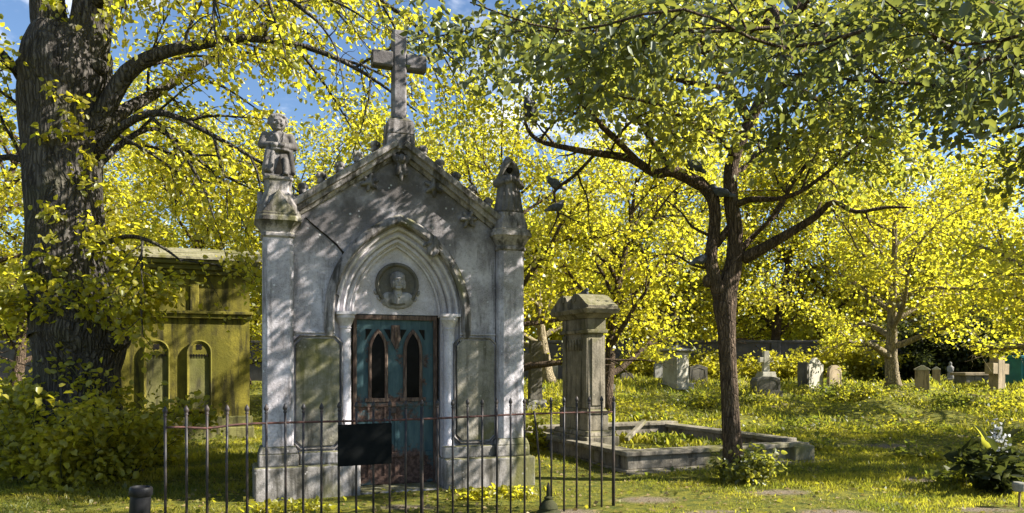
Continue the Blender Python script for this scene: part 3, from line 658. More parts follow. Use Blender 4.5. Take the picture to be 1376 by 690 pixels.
for (px, Y, rx, h, n_, lab) in (
    (935, 20.5, .8, .45, 900, 'low leafy weed mound in front of the gable-topped dark headstone'),
    (880, 17.0, .7, .35, 800, 'low leafy weed mound behind the far corner of the kerbed grave'),
    (1140, 22.5, 1.1, .75, 1500, 'bright tall weed mound right of the brown stained headstone'),
    (1310, 19.0, 1.0, .55, 1300, 'leafy weed mound in front of the rugged brown cross'),
    (1190, 16.5, .9, .35, 900, 'low leafy weed mound in the open lawn below the pale-trunked tree'),
    (1100, 12.5, .35, .22, 350, 'small leafy weed clump at the right corner of the kerbed grave'),
    (1240, 11.5, .5, .2, 450, 'low leafy weed clump left of the white flowering plant'),
    (1290, 9.3, .3, .25, 260, 'strappy weed clump in front of the white flowering plant'),
    (1010, 22.0, .7, .4, 800, 'low leafy weed mound in front of the dark low rounded gravestone')):
    bush('weed_mound', gp(px, Y), rx, rx*.7, h, n_, (.06, .13), 'cover', lab, 'weeds', int(px)+3, 22, rounded=False, group='weed mounds in the grass')

# broad-leaved flowering plant in the right foreground
fp = at(1345, 664)
fl = empty('flowering_plant', fp, 0, 'dark broad-leaved plant with a white flower cluster, right foreground', 'plant')
t = Tree(71); m_ = MB()
for i in range(15):
    a = t.r.uniform(0, 6.28); cp = t.poly((t.r.gauss(0, .05), t.r.gauss(0, .05), -.03), (math.cos(a)*.55, math.sin(a)*.5, 1), t.r.uniform(.35, .75), 5, .1, Vector((0, 0, -.2)))
    m_.tube(cp, [.012, .011, .01, .008, .006, .004], 5, cap=False); t.twig_leaves(cp[1:], 5, .06)
m_.build('stem', M['stem'], fl)
t.crown('foliage', M['leaf_dark'], fl, (.10, .22), .5, flat=.4)
c = np.array([[-.08, -.02, .66]]) + rng.normal(size=(80, 3))*np.array([.06, .05, .075]); V, F = leaves(c, rng.normal(size=(80, 3)), rng.uniform(.03, .05, 80), .9)
np_mesh('flower_cluster', V, F, M['white_petal'], fl)
for cc, dd, ln in (((-.15, -.1, .55), (-.8, -.2, .55), .22), ((-.22, -.05, .62), (-.5, -.1, .8), .24), ((-.05, -.15, .3), (-.4, -.5, -.3), .2)):
    V, F = leaves(np.array([cc]), np.array([dd]), np.array([ln]), .42); np_mesh('pale_leaf', V, F, M['leaf_hero'], fl)
gm = at(1369, 682)
g_ = empty('grave_marker', gm, 0, 'small pale cup-topped marker on a brown stake at the right edge', 'marker')
MB().tube([(0, 0, -.05), (.01, 0, .16)], .012, 8).build('stake', M['wood_brown'], g_)
MB().lathe([(.02, .16), (.05, .17), (.06, .21), (.062, .25), (.05, .262), (.0, .262)], 14).build('cup', M['grave_grey'], g_, auto=40)

# ------------------------------------------------------------------ the stone tomb
TH = R(20.5); ca, sa = math.cos(TH), math.sin(TH)
TO = Vector((-1.307+.05*ca, 8.674+.05*sa, 0.0))
tomb = empty('mausoleum', TO, TH, 'gabled grey stone tomb with pointed arch doorway, corner pillars and teal door', 'tomb')
SPR = 2.08
def arch(w, h=None, z0=None, n=14):
    h = h if h else .85 + (w-.52)*1.0
    Rr = (w*w+h*h)/(2*w); cx = w-Rr; a1 = math.atan2(h, -cx)
    right = [(cx + Rr*math.cos(a1*i/n), SPR + Rr*math.sin(a1*i/n)) for i in range(n+1)]
    left = [(-x, z) for x, z in right[::-1]][1:]
    pts = right + left                                  # from right spring over apex to left spring
    if z0 is not None: pts = [(w, z0)] + pts + [(-w, z0)]
    return pts
GE, GA = 3.22, 4.08                                     # eaves and gable apex
# front wall, two halves round the arched opening
mb = MB(); W1 = .76
aL = [p for p in arch(W1) if p[0] <= 1e-6]              # apex -> left spring
half = [(-1.22, 0), (-1.22, GE)] + [(0, GA)] + aL + [(-W1, 0)]
mb.prism(half[::-1], .27, .56); mb.prism([(-x, z) for x, z in half], .27, .56)
mb.build('front_wall', M['tomb'], tomb)
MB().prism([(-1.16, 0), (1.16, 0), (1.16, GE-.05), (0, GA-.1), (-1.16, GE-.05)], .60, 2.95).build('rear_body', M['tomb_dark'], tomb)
mb = MB()
for s in (-1, 1):
    q = [(s*1.32, GE-.08), (s*1.32, GE-.02), (0, GA+.03), (0, GA-.03)]
    mb.prism(q if s > 0 else q[::-1], .57, 3.05)
mb.build('roof', M['slate'], tomb)
# recessed orders of the doorway
mb = MB()
mb.sweep(arch(.70, z0=.36), [(-.085, .34), (.065, .34), (.065, .59), (-.085, .59)])
mb.sweep(arch(.735, z0=SPR), [(-.022, .285), (0, .27), (.022, .285), (.03, .33), (-.03, .33)])
mb.sweep(arch(.66, z0=SPR), [(-.022, .325), (0, .31), (.022, .325), (.022, .37), (-.022, .37)])
mb.sweep(arch(.59, z0=.30), [(-.065, .40), (.03, .40), (.03, .58), (-.065, .58)])
mb.sweep(arch(.60, z0=SPR), [(-.03, .385), (-.01, .365), (.02, .36), (.03, .38), (.03, .41), (-.03, .41)])
mb.sweep(arch(.545, z0=SPR), [(-.022, .425), (0, .405), (.02, .41), (.02, .45), (-.022, .45)])
mb.build('arch_moulding', M['tomb_pale'], tomb, auto=35)
mb = MB()
hp = arch(.83, z0=1.90)
mb.sweep(hp, [(-.055, .28), (-.055, .225), (-.02, .185), (.035, .165), (.055, .185), (.06, .28)])
for s in (-1, 1): mb.lathe([(.0, -.05), (.035, -.045), (.05, 0), (.055, .04), (.05, .06)], 10, s*.83, .22, 1.87)
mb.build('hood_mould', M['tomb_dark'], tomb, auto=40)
# tympanum and the medallion
mb = MB(); ta = arch(.54); mb.prism([(-.54, 2.11), (.54, 2.11)] + ta[1:-1], .455, .57); mb.build('tympanum', M['tomb_pale'], tomb)
med = MB().lathe([(.262, 0), (.27, .02), (.262, .045), (.24, .055), (.225, .045), (.215, .018), (0, .016)], 40, M_=Matrix.Translation((.01, .455, 2.475)) @ Matrix.Rotation(R(90), 4, 'X')).build('medallion', M['grave_dark'], tomb, auto=40)
mb = MB(); f = .43                                       # bust in relief: shoulders, coat, neck, head, hair, beard line
mb.ell((.01, f+.01, 2.31), (.165, .035, .085)); mb.ell((-.07, f, 2.33), (.08, .035, .07)); mb.ell((.09, f, 2.33), (.08, .035, .07))
mb.ell((.01, f, 2.40), (.045, .04, .06)); mb.ell((.01, f-.03, 2.505), (.066, .06, .085)); mb.ell((.01, f-.015, 2.555), (.076, .055, .06))
mb.ell((-.045, f, 2.52), (.022, .04, .05)); mb.ell((.065, f, 2.52), (.022, .04, .05))
mb.ell((.01, f-.09, 2.50), (.013, .02, .024)); mb.ell((.01, f-.078, 2.535), (.046, .02, .011)); mb.ell((.01, f-.08, 2.468), (.028, .014, .008)); mb.ell((.01, f-.068, 2.44), (.034, .024, .022)); mb.ell((-.045, f-.05, 2.475), (.022, .03, .05)); mb.ell((.065, f-.05, 2.475), (.022, .03, .05))
mb.tube([(-.02, f-.03, 2.40), (.0, f-.035, 2.34), (.01, f-.03, 2.27)], [.012, .014, .012], 8); mb.tube([(.045, f-.03, 2.40), (.02, f-.035, 2.34)], [.012, .014], 8)
mb.ell((.01, f-.04, 2.375), (.03, .012, .014))
pb = mb.build('portrait_bust', M['relief'], med, remesh=.005, sm_it=2); pb.scale = (1.22, 1.1, 1.16); pb.location = (.01*(1-1.22), .45*(1-1.1), 2.30*(1-1.16)-.03)
mb = MB()
for k in range(9):
    a = R(200+k*17.5); mb.ell((.01+math.cos(a)*.285, .445, 2.475+math.sin(a)*.285), (.036, .018, .018), 8, rot=Matrix.Rotation(-a+R(90), 3, 'Y'))
mb.build('carved_garland', M['relief'], med, smooth=True)
# slender doorway columns
for s in (-1, 1):
    mb = MB(); mb.lathe([(.105, .36), (.105, .44), (.085, .46), (.09, .49), (.07, .52), (.068, 1.92), (.078, 1.93), (.07, 1.945), (.075, 1.96), (.105, 2.04), (.112, 2.045), (.112, 2.085)], 20, s*.635, .315)
    mb.box(s*.635-.115, s*.635+.115, .20, .42, 2.085, 2.12)
    mb.build('column', M['tomb_pale'], tomb, auto=35)
# inscription panels with notched corners, in raised borders
for s in (-1, 1):
    cx = s*.955; hw, z0, z1, nt_ = .245, .56, 1.80, .07
    def notch(hw, z0, z1, k): return [(cx-hw+k, z0), (cx+hw-k, z0), (cx+hw, z0+k), (cx+hw, z1-k), (cx+hw-k, z1), (cx-hw+k, z1), (cx-hw, z1-k), (cx-hw, z0+k)]
    pn = MB().prism(notch(hw, z0, z1, nt_), .235, .28).build('inscription_panel', M['panel'], tomb, bevel=.008)
    loop = notch(hw+.03, z0-.03, z1+.03, nt_+.012); lp = loop[4:] + loop[:5]
    MB().sweep(lp[::-1], [(-.012, .275), (-.01, .232), (.0, .226), (.01, .232), (.012, .275)]).build('panel_border', M['tomb_dark'], pn, auto=40)
    MB().box(s*.76 if s > 0 else -1.22, 1.22 if s > 0 else -.76, .245, .275, 1.86, 1.885).build('string_course', M['tomb'], tomb, bevel=.006)
# plinths
for s in (-1, 1):
    mb = MB(); u0, u1 = (-1.66, -.50) if s < 0 else (.50, 1.66)
    mb.box(u0, u1, 0, .58, -.25, .36)
    mb.build('plinth', M['plinth'], tomb, bevel=.022)
    mb = MB(); q = s*1.395; mb.taper(.36, .215, .20, .50, .215, .20, q, .27); mb.taper(.50, .215, .20, .58, .185, .17, q, .27); mb.build('pillar_base', M['plinth'], tomb, bevel=.015)
    a0, a1 = sorted((s*.52, s*1.17)); MB().box(a0, a1, .12, .27, .36, .50).build('wall_base', M['plinth'], tomb, bevel=.02)
MB().box(-.495, .495, .02, .62, -.25, .03).build('door_step', M['plinth'], tomb, bevel=.02)
MB().box(-.60, .60, .57, .60, 0, 3.0).build('door_backing', M['dark_hole'], tomb)
# corner pillars with chamfered edges, capitals and pinnacles
def octo(hw, k): return [(-hw+k, -hw), (hw-k, -hw), (hw, -hw+k), (hw, hw-k), (hw-k, hw), (-hw+k, hw), (-hw, hw-k), (-hw, -hw+k)]
def loft(mb, rings, cx, cy):
    n = 8; vs = []; fs = []
    for hw, k, z in rings: vs += [(cx+x, cy+y, z) for x, y in octo(hw, k)]
    for i in range(len(rings)-1):
        for k in range(n): fs.append((i*n+k, i*n+(k+1) % n, (i+1)*n+(k+1) % n, (i+1)*n+k))
    fs.append(tuple(range(n-1, -1, -1))); fs.append(tuple((len(rings)-1)*n+k for k in range(n)))
    mb.add(vs, fs)
for s in (-1, 1):
    q, v = s*1.395, .27
    mb = MB(); loft(mb, [(.165, .045, .58), (.165, .045, 2.93)], q, v); pl = mb.build('pillar', M['tomb'], tomb, bevel=.006)
    mb = MB(); loft(mb, [(.17, .05, 2.92), (.185, .05, 2.935), (.185, .05, 2.965), (.172, .05, 2.98), (.19, .055, 3.02), (.235, .07, 3.09), (.25, .075, 3.10), (.25, .075, 3.145), (.235, .07, 3.16), (.24, .07, 3.185), (.20, .06, 3.20)], q, v)
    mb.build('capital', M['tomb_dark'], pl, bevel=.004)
    mb = MB(); loft(mb, [(.205, .05, 3.18), (.20, .05, 3.28), (.15, .05, 3.44), (.145, .045, 3.455), (.145, .045, 3.56), (.16, .05, 3.575), (.16, .05, 3.605)] if s < 0 else [(.205, .05, 3.18), (.20, .05, 3.26), (.17, .05, 3.36), (.17, .05, 3.40)], q, v)
    for a in range(4):                                  # little gablets on each face
        Mx = Matrix.Translation((q, v, 0)) @ Matrix.Rotation(a*math.pi/2, 4, 'Z')
        if s < 0:
            mb.prism([(-.17, 3.19), (.17, 3.19), (.0, 3.45)], -.222, -.10, Mx)
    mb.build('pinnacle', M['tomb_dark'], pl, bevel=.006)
# raking cornice
sl = math.atan2(GA-GE, 1.22)
for s in (-1, 1):
    mb = MB()
    P0 = (s*1.26, GE-.03); P1 = (0, GA-.03+.0)
    path = [P0, P1] if s > 0 else [P1, P0]
    k = 1
    mb.sweep(path, [(-a, b) for a, b in [(-.045, .30), (-.045, .235), (-.01, .215), (.0, .175), (.05, .165), (.06, .125), (.115, .11), (.135, .135), (.14, .62), (.0, .62), (.0, .30)]])
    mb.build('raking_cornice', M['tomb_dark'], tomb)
    for i in range(5):                                  # crockets: leafy balls along the slope
        t = .11+.165*i; x = s*1.26*(1-t); z = GE+(GA-GE)*t+.19
        c_ = MB(); c_.lathe([(.05, -.03), (.045, .02), (.03, .06)], 8, x, .26, z-.02)
        z -= .022; c_.ell((x, .26, z+.065), (.05, .05, .046), 9)
        for a in range(5): c_.ell((x+math.cos(a*1.257)*.04, .26+math.sin(a*1.257)*.04, z+.06), (.026, .026, .034), 7)
        c_.build('crocket', M['tomb_dark'], tomb, smooth=True)
# cross and its block on the apex
mb = MB(); mb.taper(4.06, .17, .15, 4.24, .165, .15, 0, .30); mb.taper(4.24, .165, .15, 4.40, .155, .14, 0, .30); mb.taper(4.40, .155, .14, 4.455, .10, .09, 0, .30)
mb.build('cross_block', M['tomb_dark'], tomb, bevel=.012)
mb = MB(); ch = .022
def chbar(mb, a, b, hx, hy, axis):
    o = [(-hx+ch, -hy), (hx-ch, -hy), (hx, -hy+ch), (hx, hy-ch), (hx-ch, hy), (-hx+ch, hy), (-hx, hy-ch), (-hx, -hy+ch)]
    vs = []
    for t in (a, b):
        for p, q in o: vs.append((p, .30+q, t) if axis == 'z' else (t, .30+q, 5.145+p))
    mb.add(vs, [(k, (k+1) % 8, (k+1) % 8+8, k+8) for k in range(8)] + [tuple(range(7, -1, -1)), tuple(range(8, 16))])
chbar(mb, 4.43, 5.50, .085, .078, 'z'); chbar(mb, -.325, -.084, .095, .08, 'x'); chbar(mb, .084, .325, .095, .08, 'x')
mb.build('cross', M['tomb'], tomb, bevel=.006)
# carvings: cherub head with folded wings at the apex, leafy bosses under the slopes, one on the arch
mb = MB(); v0 = .20
mb.ell((.01, v0-.03, 3.95), (.045, .045, .055)); mb.ell((.01, v0-.07, 3.925), (.012, .02, .014)); mb.ell((.01, v0-.02, 3.965), (.05, .045, .035))
for s in (-1, 1):
    mb.ell((.01+s*.06, v0, 3.95), (.045, .03, .09), 10, rot=Matrix.Rotation(R(s*32), 3, 'Y')); mb.ell((.01+s*.035, v0, 3.84), (.035, .03, .10), 10, rot=Matrix.Rotation(R(-s*18), 3, 'Y'))
mb.ell((.01, v0+.01, 3.76), (.025, .03, .08)); mb.ell((.01, v0+.04, 3.87), (.08, .03, .15))
mb.build('cherub_carving', M['statue'], tomb, remesh=.009, sm_it=2)
def boss(x, z, sc, tilt):
    mb = MB()
    for k in range(6):
        a = tilt + k*math.pi/3; mb.ell((x+math.cos(a)*.055*sc, .255-.02*(k % 2), z+math.sin(a)*.055*sc), (.06*sc, .035*sc, .024*sc), 8, rot=Matrix.Rotation(-a, 3, 'Y'))
    mb.ell((x, .235, z), (.035*sc, .045*sc, .035*sc), 8); mb.build('leaf_boss', M['statue'], tomb, remesh=.009, sm_it=1)
boss(-.36, 3.65, 1.05, .3); boss(.42, 3.66, 1.15, .6); boss(.86, 3.30, 1.1, .1)
mb = MB(); bx, bz = .40, 2.93
for (dx, dz, rx, rz_, ro) in ((0, 0, .05, .09, 20), (-.06, .03, .03, .08, 60), (.07, .02, .03, .09, -30), (.03, -.08, .03, .07, 40), (-.05, -.06, .03, .06, -10), (.02, .08, .04, .05, 0)):
    mb.ell((bx+dx, .20, bz+dz), (rx, .05, rz_), 9, rot=Matrix.Rotation(R(ro), 3, 'Y'))
mb.build('broken_carving', M['statue'], tomb, remesh=.01, sm_it=1)
# old crack running from the left eaves down to the arch
ck = [(-1.09, 3.19), (-.98, 3.09), (-.86, 3.00), (-.74, 2.90), (-.66, 2.81), (-.655, 2.70), (-.70, 2.58), (-.76, 2.45), (-.80, 2.36), (-.72, 2.30), (-.74, 2.18)]
mb = MB(); mb.tube([(x+random.gauss(0, .006), .268 if i < 6 else .262, z) for i, (x, z) in enumerate(ck)], [.006, .010, .009, .011, .013, .010, .009, .011, .008, .007, .003], 6); mb.build('crack', M['dark_hole'], tomb)
# door
dr = MB(); dr.box(-.515, .515, .50, .545, .03, 2.11)
door = dr.build('door', M['door'], tomb)
mb = MB(); mb.box(-.52, -.475, .462, .497, .03, 2.10); mb.box(.475, .52, .462, .497, .03, 2.10); mb.box(-.475, .475, .462, .497, 2.045, 2.10); mb.build('door_frame', M['door_wood'], door, bevel=.004)
def lancet(cx, w, z0, z1, hs, n=8):
    Rr = (w*w+hs*hs)/(2*w); c0 = w-Rr; a1 = math.atan2(hs, -c0)
    right = [(c0+Rr*math.cos(a1*i/n), z1-hs+Rr*math.sin(a1*i/n)) for i in range(n+1)]
    return [(cx+w, z0)] + [(cx+x, z) for x, z in right] + [(cx-x, z) for x, z in right[::-1]][1:] + [(cx-w, z0)]
for s in (-1, 1):
    cx = s*.215; lp = lancet(cx, .115, 1.09, 1.93, .26)
    MB().prism(lp, .488, .499).build('window_pane', M['glass'], door)
    mb = MB(); mb.sweep(lp, [(-.004, .499), (-.004, .478), (.01, .468), (.034, .468), (.036, .499)]); mb.box(cx-.16, cx+.16, .466, .499, 1.045, 1.09)
    mb.build('window_frame', M['door_wood'], door)
    for e in (-1, 1):
        x0 = cx+e*.15; q = [(x0, 1.93), (x0-e*.075, 1.93), (x0, 1.80)]
        MB().prism(q if e < 0 else q[::-1], .490, .499).build('spandrel_hole_shade', M['dark_hole'], door)  # raised dark plates; their colour stands for shade inside the holes
mb = MB(); mb.prism([(-.05, 1.98), (-.06, 1.80), (0, 1.68), (.06, 1.80), (.05, 1.98)][::1], .475, .499); mb.tube([(0, .482, 1.9), (0, .478, 1.72)], [.025, .012], 8); mb.build('carved_mullion', M['door_wood'], door)
mb = MB()
for x in (-.33, -.13, .0, .13, .36): mb.box(x-.012, x+.012, .484, .499, .08, .98)
mb.box(-.47, .47, .478, .499, .985, 1.035); mb.box(-.47, .47, .478, .499, .36, .42); mb.box(-.47, .47, .476, .499, .04, .13)
mb.build('door_batten', M['door'], door, bevel=.003)
MB().box(-.06, .0, .47, .499, .90, .97).build('door_lock', M['iron'], door, bevel=.004)

# statues stand on the pillars
def statue_frame(s, z, name, label):
    w = TO + Vector((s*1.395*ca - .27*sa, s*1.395*sa + .27*ca, z)); return empty(name, w, TH, label, 'statue')
st = statue_frame(-1, 3.603, 'child_statue', 'weathered stone statue of a curly-haired child in a coat, on the left corner pillar')
mb = MB()
mb.box(-.15, .15, -.13, .13, 0, .025)
mb.cap_tube((-.055, -.03, .05), (-.05, 0, .26), .042, .055); mb.cap_tube((.075, -.03, .05), (.07, 0, .26), .042, .055)
mb.ell((-.055, -.06, .04), (.04, .07, .03)); mb.ell((.075, -.06, .04), (.04, .07, .03))
mb.lathe([(.165, .035), (.178, .06), (.170, .14), (.145, .24), (.12, .32), (.115, .35)], 20, 0, .01, 0, 1, .70)
mb.cap_tube((-.10, -.07, .29), (-.135, -.085, .09), .045, .04); mb.cap_tube((-.06, -.095, .27), (-.085, -.115, .07), .03, .026); mb.cap_tube((.135, -.03, .30), (.16, -.05, .07), .035, .032)
mb.cap_tube((.075, -.10, .20), (.078, -.115, .03), .036, .03); mb.ell((.078, -.135, .035), (.034, .05, .022)); mb.ell((0, -.05, .315), (.135, .08, .03))
mb.ell((0, 0, .41), (.125, .095, .125)); mb.ell((0, -.005, .33), (.13, .105, .05)); mb.ell((0, 0, .495), (.13, .075, .05))
for s in (-1, 1):
    mb.cap_tube((s*.135, .01, .485), (s*.175, .0, .375), .052, .046); mb.cap_tube((s*.175, .0, .375), (s*.05, -.10, .36), .044, .034); mb.ell((s*.035, -.115, .36), (.035, .028, .03))
mb.tube([(-.03, -.09, .49), (0, -.098, .42), (.0, -.105, .35)], [.02, .016, .014], 8)
mb.cap_tube((0, 0, .50), (0, 0, .57), .045, .042)
h0 = len(mb.v)
mb.ell((0, -.01, .625), (.078, .082, .095)); mb.ell((0, .015, .655), (.092, .088, .080))
for k in range(14):
    a = R(-40+k*20); mb.ell((math.cos(a)*.082, .02+math.sin(a)*.06*(1 if math.sin(a) > 0 else .6), .655+.03*math.sin(k*2.1)), (.021, .021, .021), 7)
for k in range(6): mb.ell((-.055+k*.022, -.062, .695-.006*abs(k-2.5)), (.02, .02, .018), 7)
mb.ell((0, -.095, .612), (.013, .018, .018)); mb.ell((-.035, -.078, .60), (.022, .016, .02)); mb.ell((.035, -.078, .60), (.022, .016, .02)); mb.ell((0, -.084, .642), (.045, .012, .009)); mb.ell((0, -.084, .578), (.02, .012, .007)); mb.ell((0, -.075, .553), (.024, .018, .016))
mb.v[h0:] = [(x*1.16, y*1.12, .535+(z-.535)*1.10) for x, y, z in mb.v[h0:]]
mb.build('figure', M['statue'], st, remesh=.0075, sm_it=2)
mb = MB()
for s in (-1, 1): mb.ell((s*.034, -.097, .634), (.010, .006, .005), 8)
mb.build('eye', M['dark_hole'], st, smooth=True)
MB().prism([(-.045, .03), (.048, .03), (.02, .245)], -.128, -.09).build('coat_opening_shade', M['dark_hole'], st)  # dark prism set proud, painting the shade within the coat's slit

st = statue_frame(1, 3.398, 'robed_statue', 'mossy hooded statue in a long robe, on the right corner pillar')
mb = MB()
mb.lathe([(.17, 0), (.185, .03), (.175, .10), (.15, .22), (.135, .34), (.13, .42), (.11, .48)], 20, 0, 0, 0, 1, .85)
for k in range(9):                                       # folds of the robe
    a = R(180+k*22.5); mb.tube([(math.cos(a)*.125, math.sin(a)*.105, .40), (math.cos(a+.1)*.15, math.sin(a+.1)*.125, .2), (math.cos(a)*.178, math.sin(a)*.15, .02)], [.014, .02, .022], 7)
for s in (-1, 1):
    mb.cap_tube((s*.11, 0, .44), (s*.165, -.02, .37), .05, .05); mb.cap_tube((s*.165, -.02, .37), (s*.05, -.12, .40), .045, .03); mb.ell((s*.02, -.14, .43), (.018, .022, .05))
mb.tube([(-.12, -.02, .47), (-.10, -.06, .54), (-.05, -.085, .62), (0, -.09, .66), (.05, -.085, .62), (.10, -.06, .54), (.12, -.02, .47)], .032, 9)
mb.ell((0, .03, .56), (.10, .075, .12)); mb.lathe([(.10, .58), (.075, .66), (.03, .73), (.008, .745)], 14, 0, .02, 0, 1, .9)
mb.build('figure', M['statue'], st, remesh=.009, sm_it=2)
MB().ell((0, -.035, .57), (.045, .03, .06)).build('face', M['dark_hole'], st, smooth=True)  # dark blob painted for the shade inside the hood

# ------------------------------------------------------------------ mossy tomb on the left
Q = Vector(((337-CX)/FPX*14.4, 14.4, 0)); Q.z = .15
mt = empty('mossy_tomb', Q, TH, 'moss-yellow stone tomb with arched niches and slab roof behind the iron fence', 'tomb')
mb = MB(); mb.box(-3.3, -.02, .03, 3.0, -.2, 3.05); mb.build('wall', M['algae'], mt)
mb = MB(); mb.box(-3.4, .06, -.16, .03, -.3, .16); mb.box(-3.36, .03, -.08, .03, .16, .36); mb.build('plinth', M['algae_dark'], mt, bevel=.02)
mb = MB(); mb.box(-3.34, .04, -.08, .03, 2.30, 2.36); mb.box(-3.32, .02, -.04, .03, 2.22, 2.30); mb.build('ledge', M['algae'], mt, bevel=.012)
mb = MB(); mb.box(-3.32, .02, -.05, 3.05, 3.05, 3.13); mb.box(-3.40, .09, -.14, 3.1, 3.13, 3.22); mb.box(-3.46, .15, -.22, 3.15, 3.22, 3.30); mb.build('cornice', M['algae_dark'], mt, bevel=.015)
mb = MB()
for i in range(5):
    y0 = -.27+i*.37; z0 = 3.305+i*.085
    mb.add([(-3.5, y0, z0), (.2, y0, z0), (.2, y0, z0+.05), (-3.5, y0, z0+.05), (-3.5, y0+.42, z0+.075), (.2, y0+.42, z0+.075), (.2, y0+.42, z0+.125), (-3.5, y0+.42, z0+.125)], [(0,1,2,3),(3,2,6,7),(7,6,5,4),(4,5,1,0),(0,3,7,4),(1,5,6,2)])
mb.prism([(-3.49, 3.302), (.19, 3.302), (.19, 3.31), (-3.49, 3.31)], -.2, 3.1)
mb.add([(-3.45, 1.55, 3.31), (.15, 1.55, 3.31), (.15, 3.1, 3.31), (-3.45, 3.1, 3.31), (-3.45, 1.6, 3.74), (.15, 1.6, 3.74)], [(0,3,2,1),(0,1,5,4),(2,3,4,5),(0,4,3),(1,2,5)])
mb.build('roof', M['slab'], mt, bevel=.01)
for cxn in (-.92, -1.65, -2.55):
    hw = .225
    ar = [(cxn+hw*math.cos(math.pi*i/12), 1.58+.235*math.sin(math.pi*i/12)) for i in range(13)]
    nc = MB().prism([(cxn-hw, .52), (cxn+hw, .52)] + ar, -.001, .025).build('niche', M['algae_dark'], mt)
    mb = MB(); mb.sweep([(cxn+hw, .52)] + ar + [(cxn-hw, .52)], [(.0, .028), (.0, -.03), (.02, -.05), (.05, -.035), (.055, .028)]); mb.build('niche_surround', M['algae'], nc, auto=40)
    lun = MB().prism([(cxn-hw+.01, 1.53), (cxn+hw-.01, 1.53)] + [(cxn+(hw-.01)*math.cos(math.pi*i/12), 1.58+.225*math.sin(math.pi*i/12)) for i in range(13)], -.02, -.002).build('lunette', M['algae'], nc)
    mb = MB()
    for k in range(4): a = k*math.pi/2+R(45); mb.lathe([(.030, 0), (.030, .006)], 10, M_=Matrix.Translation((cxn+math.cos(a)*.034, -.02, 1.68+math.sin(a)*.034)) @ Matrix.Rotation(R(90), 4, 'X'))
    mb.build('quatrefoil', M['dark_hole'], lun); mb = MB()
    for k in range(9): mb.box(cxn-.20+k*.047, cxn-.20+k*.047+.024, -.025, -.02, 1.50, 1.545)
    mb.build('bead_row', M['dark_hole'], lun)
    MB().box(cxn-hw-.08, cxn+hw+.08, -.07, .025, .46, .515).build('niche_sill', M['algae'], nc, bevel=.01)
for x0 in (-1.08, -2.4): MB().box(x0, x0+.15, -.01, .03, 2.36, 3.05).build('frieze_pilaster', M['algae'], mt, bevel=.008)

# ------------------------------------------------------------------ iron fence
FA = Vector((-2.75, 5.9, 0)); FB = Vector((1.08, 7.9, 0)); FD = (FB-FA); FL = FD.length; FD.normalize(); FAng = math.atan2(FD.y, FD.x)
fz = gz(-.8, 6.9)
fe = empty('iron_fence', (FA.x, FA.y, 0), FAng, 'spear-topped black iron fence with a thin rusty rail in front of the stone tomb', 'fence')
def sag(x): return 1.0 - .022*math.exp(-((x-.32)/.16)**2) + .006*math.sin(x*2.3)
mb = MB(); xs_ = [FL*i/60 for i in range(61)]
mb.tube([(x, 0, sag(x)) for x in xs_], .0095, 8); mb.build('top_rail', M['iron_rust'], fe, smooth=True)
nb = 29; fr = random.Random(8)
for i in range(nb):
    x = FL*i/(nb-1); thick = i in (14, nb-1); r = .0175 if thick else .0105; top = 1.10+fr.uniform(-.004, .004)
    lx, ly = fr.gauss(0, .004), fr.gauss(0, .005)
    gz_ = gz(FA.x+FD.x*x, FA.y+FD.y*x)-.25
    mb = MB()
    if i == 22:   # the bent bar, its head knocked to the left
        mb.tube([(x+.05, .02, gz_), (x+.02, 0, .5), (x-.03, -.01, .9), (x-.055, -.02, 1.03)], r, 8); mb.build('bar', M['iron'], fe, smooth=True); continue
    mb.tube([(x+lx*.5, ly*.5, gz_), (x+lx, ly, .6), (x, 0, top)], r, 10)
    if thick and i != 14: b = mb.build('post', M['iron'], fe, smooth=True)
    else: b = mb.build('bar', M['iron'], fe, smooth=True)
    fm = MB(); fm.lathe([(r, 0), (.016, .005), (.016, .012), (.010, .018), (.019, .035), (.021, .045), (.014, .062), (.003, .082)], 10, x, 0, top-.012, 1.0, .75)
    fm.build('finial', M['iron'], b, smooth=True)
sx0, sx1 = None, None
def fence_x(px):
    k = (px-CX)/FPX; return (k*FA.y-FA.x)/(FD.x-k*FD.y)
sx0, sx1 = fence_x(453), fence_x(525)
sg = empty('sign_board', FA + FD*sx0 + Vector((0, 0, 0)), FAng, 'blank black rectangular board hung on the iron fence in front of the door', 'sign')
MB().box(0, sx1-sx0, -.035, -.018, .605, .972).build('board', M['black'], sg, bevel=.004)
for x in (.06, sx1-sx0-.06):
    mb = MB(); mb.tube([(x, -.025, .972), (x, -.016, 1.0), (x, .0, 1.014), (x, .014, 1.0), (x, .012, .97)], .004, 6); mb.build('hanger', M['iron'], sg)

# bollard at bottom left
bp = Vector(((182-CX)/FPX*4.9, 4.9, 0)); bp.z = gz(bp.x, bp.y)
bo = empty('bollard', bp, 0, 'short round black plastic bollard left of the iron fence', 'bollard'); bo.rotation_euler = (0, R(3), 0)
MB().lathe([(.066, -.1), (.064, .60), (.063, .66), (.060, .67)], 24).build('post', M['black_plastic'], bo, auto=40)
MB().lathe([(.068, .655), (.072, .66), (.072, .70), (.066, .712), (.055, .714), (.052, .702), (0, .70)], 24).build('cap', M['black_plastic'], bo, auto=40)

# small dark stone finial in the grass behind the fence
sp = at(737, 690); sp.z = gz(sp.x, sp.y)
MBf = MB().lathe([(.13, -.06), (.13, .0), (.125, .015), (.10, .03), (.095, .045), (.10, .055), (.085, .09), (.06, .12), (.035, .14), (.045, .15), (.045, .16), (.022, .175), (.022, .25), (.006, .31)], 14, sp.x, sp.y, sp.z)
tag(MBf.build('stone_finial', M['grave_black'], None, auto=40), 'small dark spike-topped stone finial standing in grass behind the fence', 'finial')

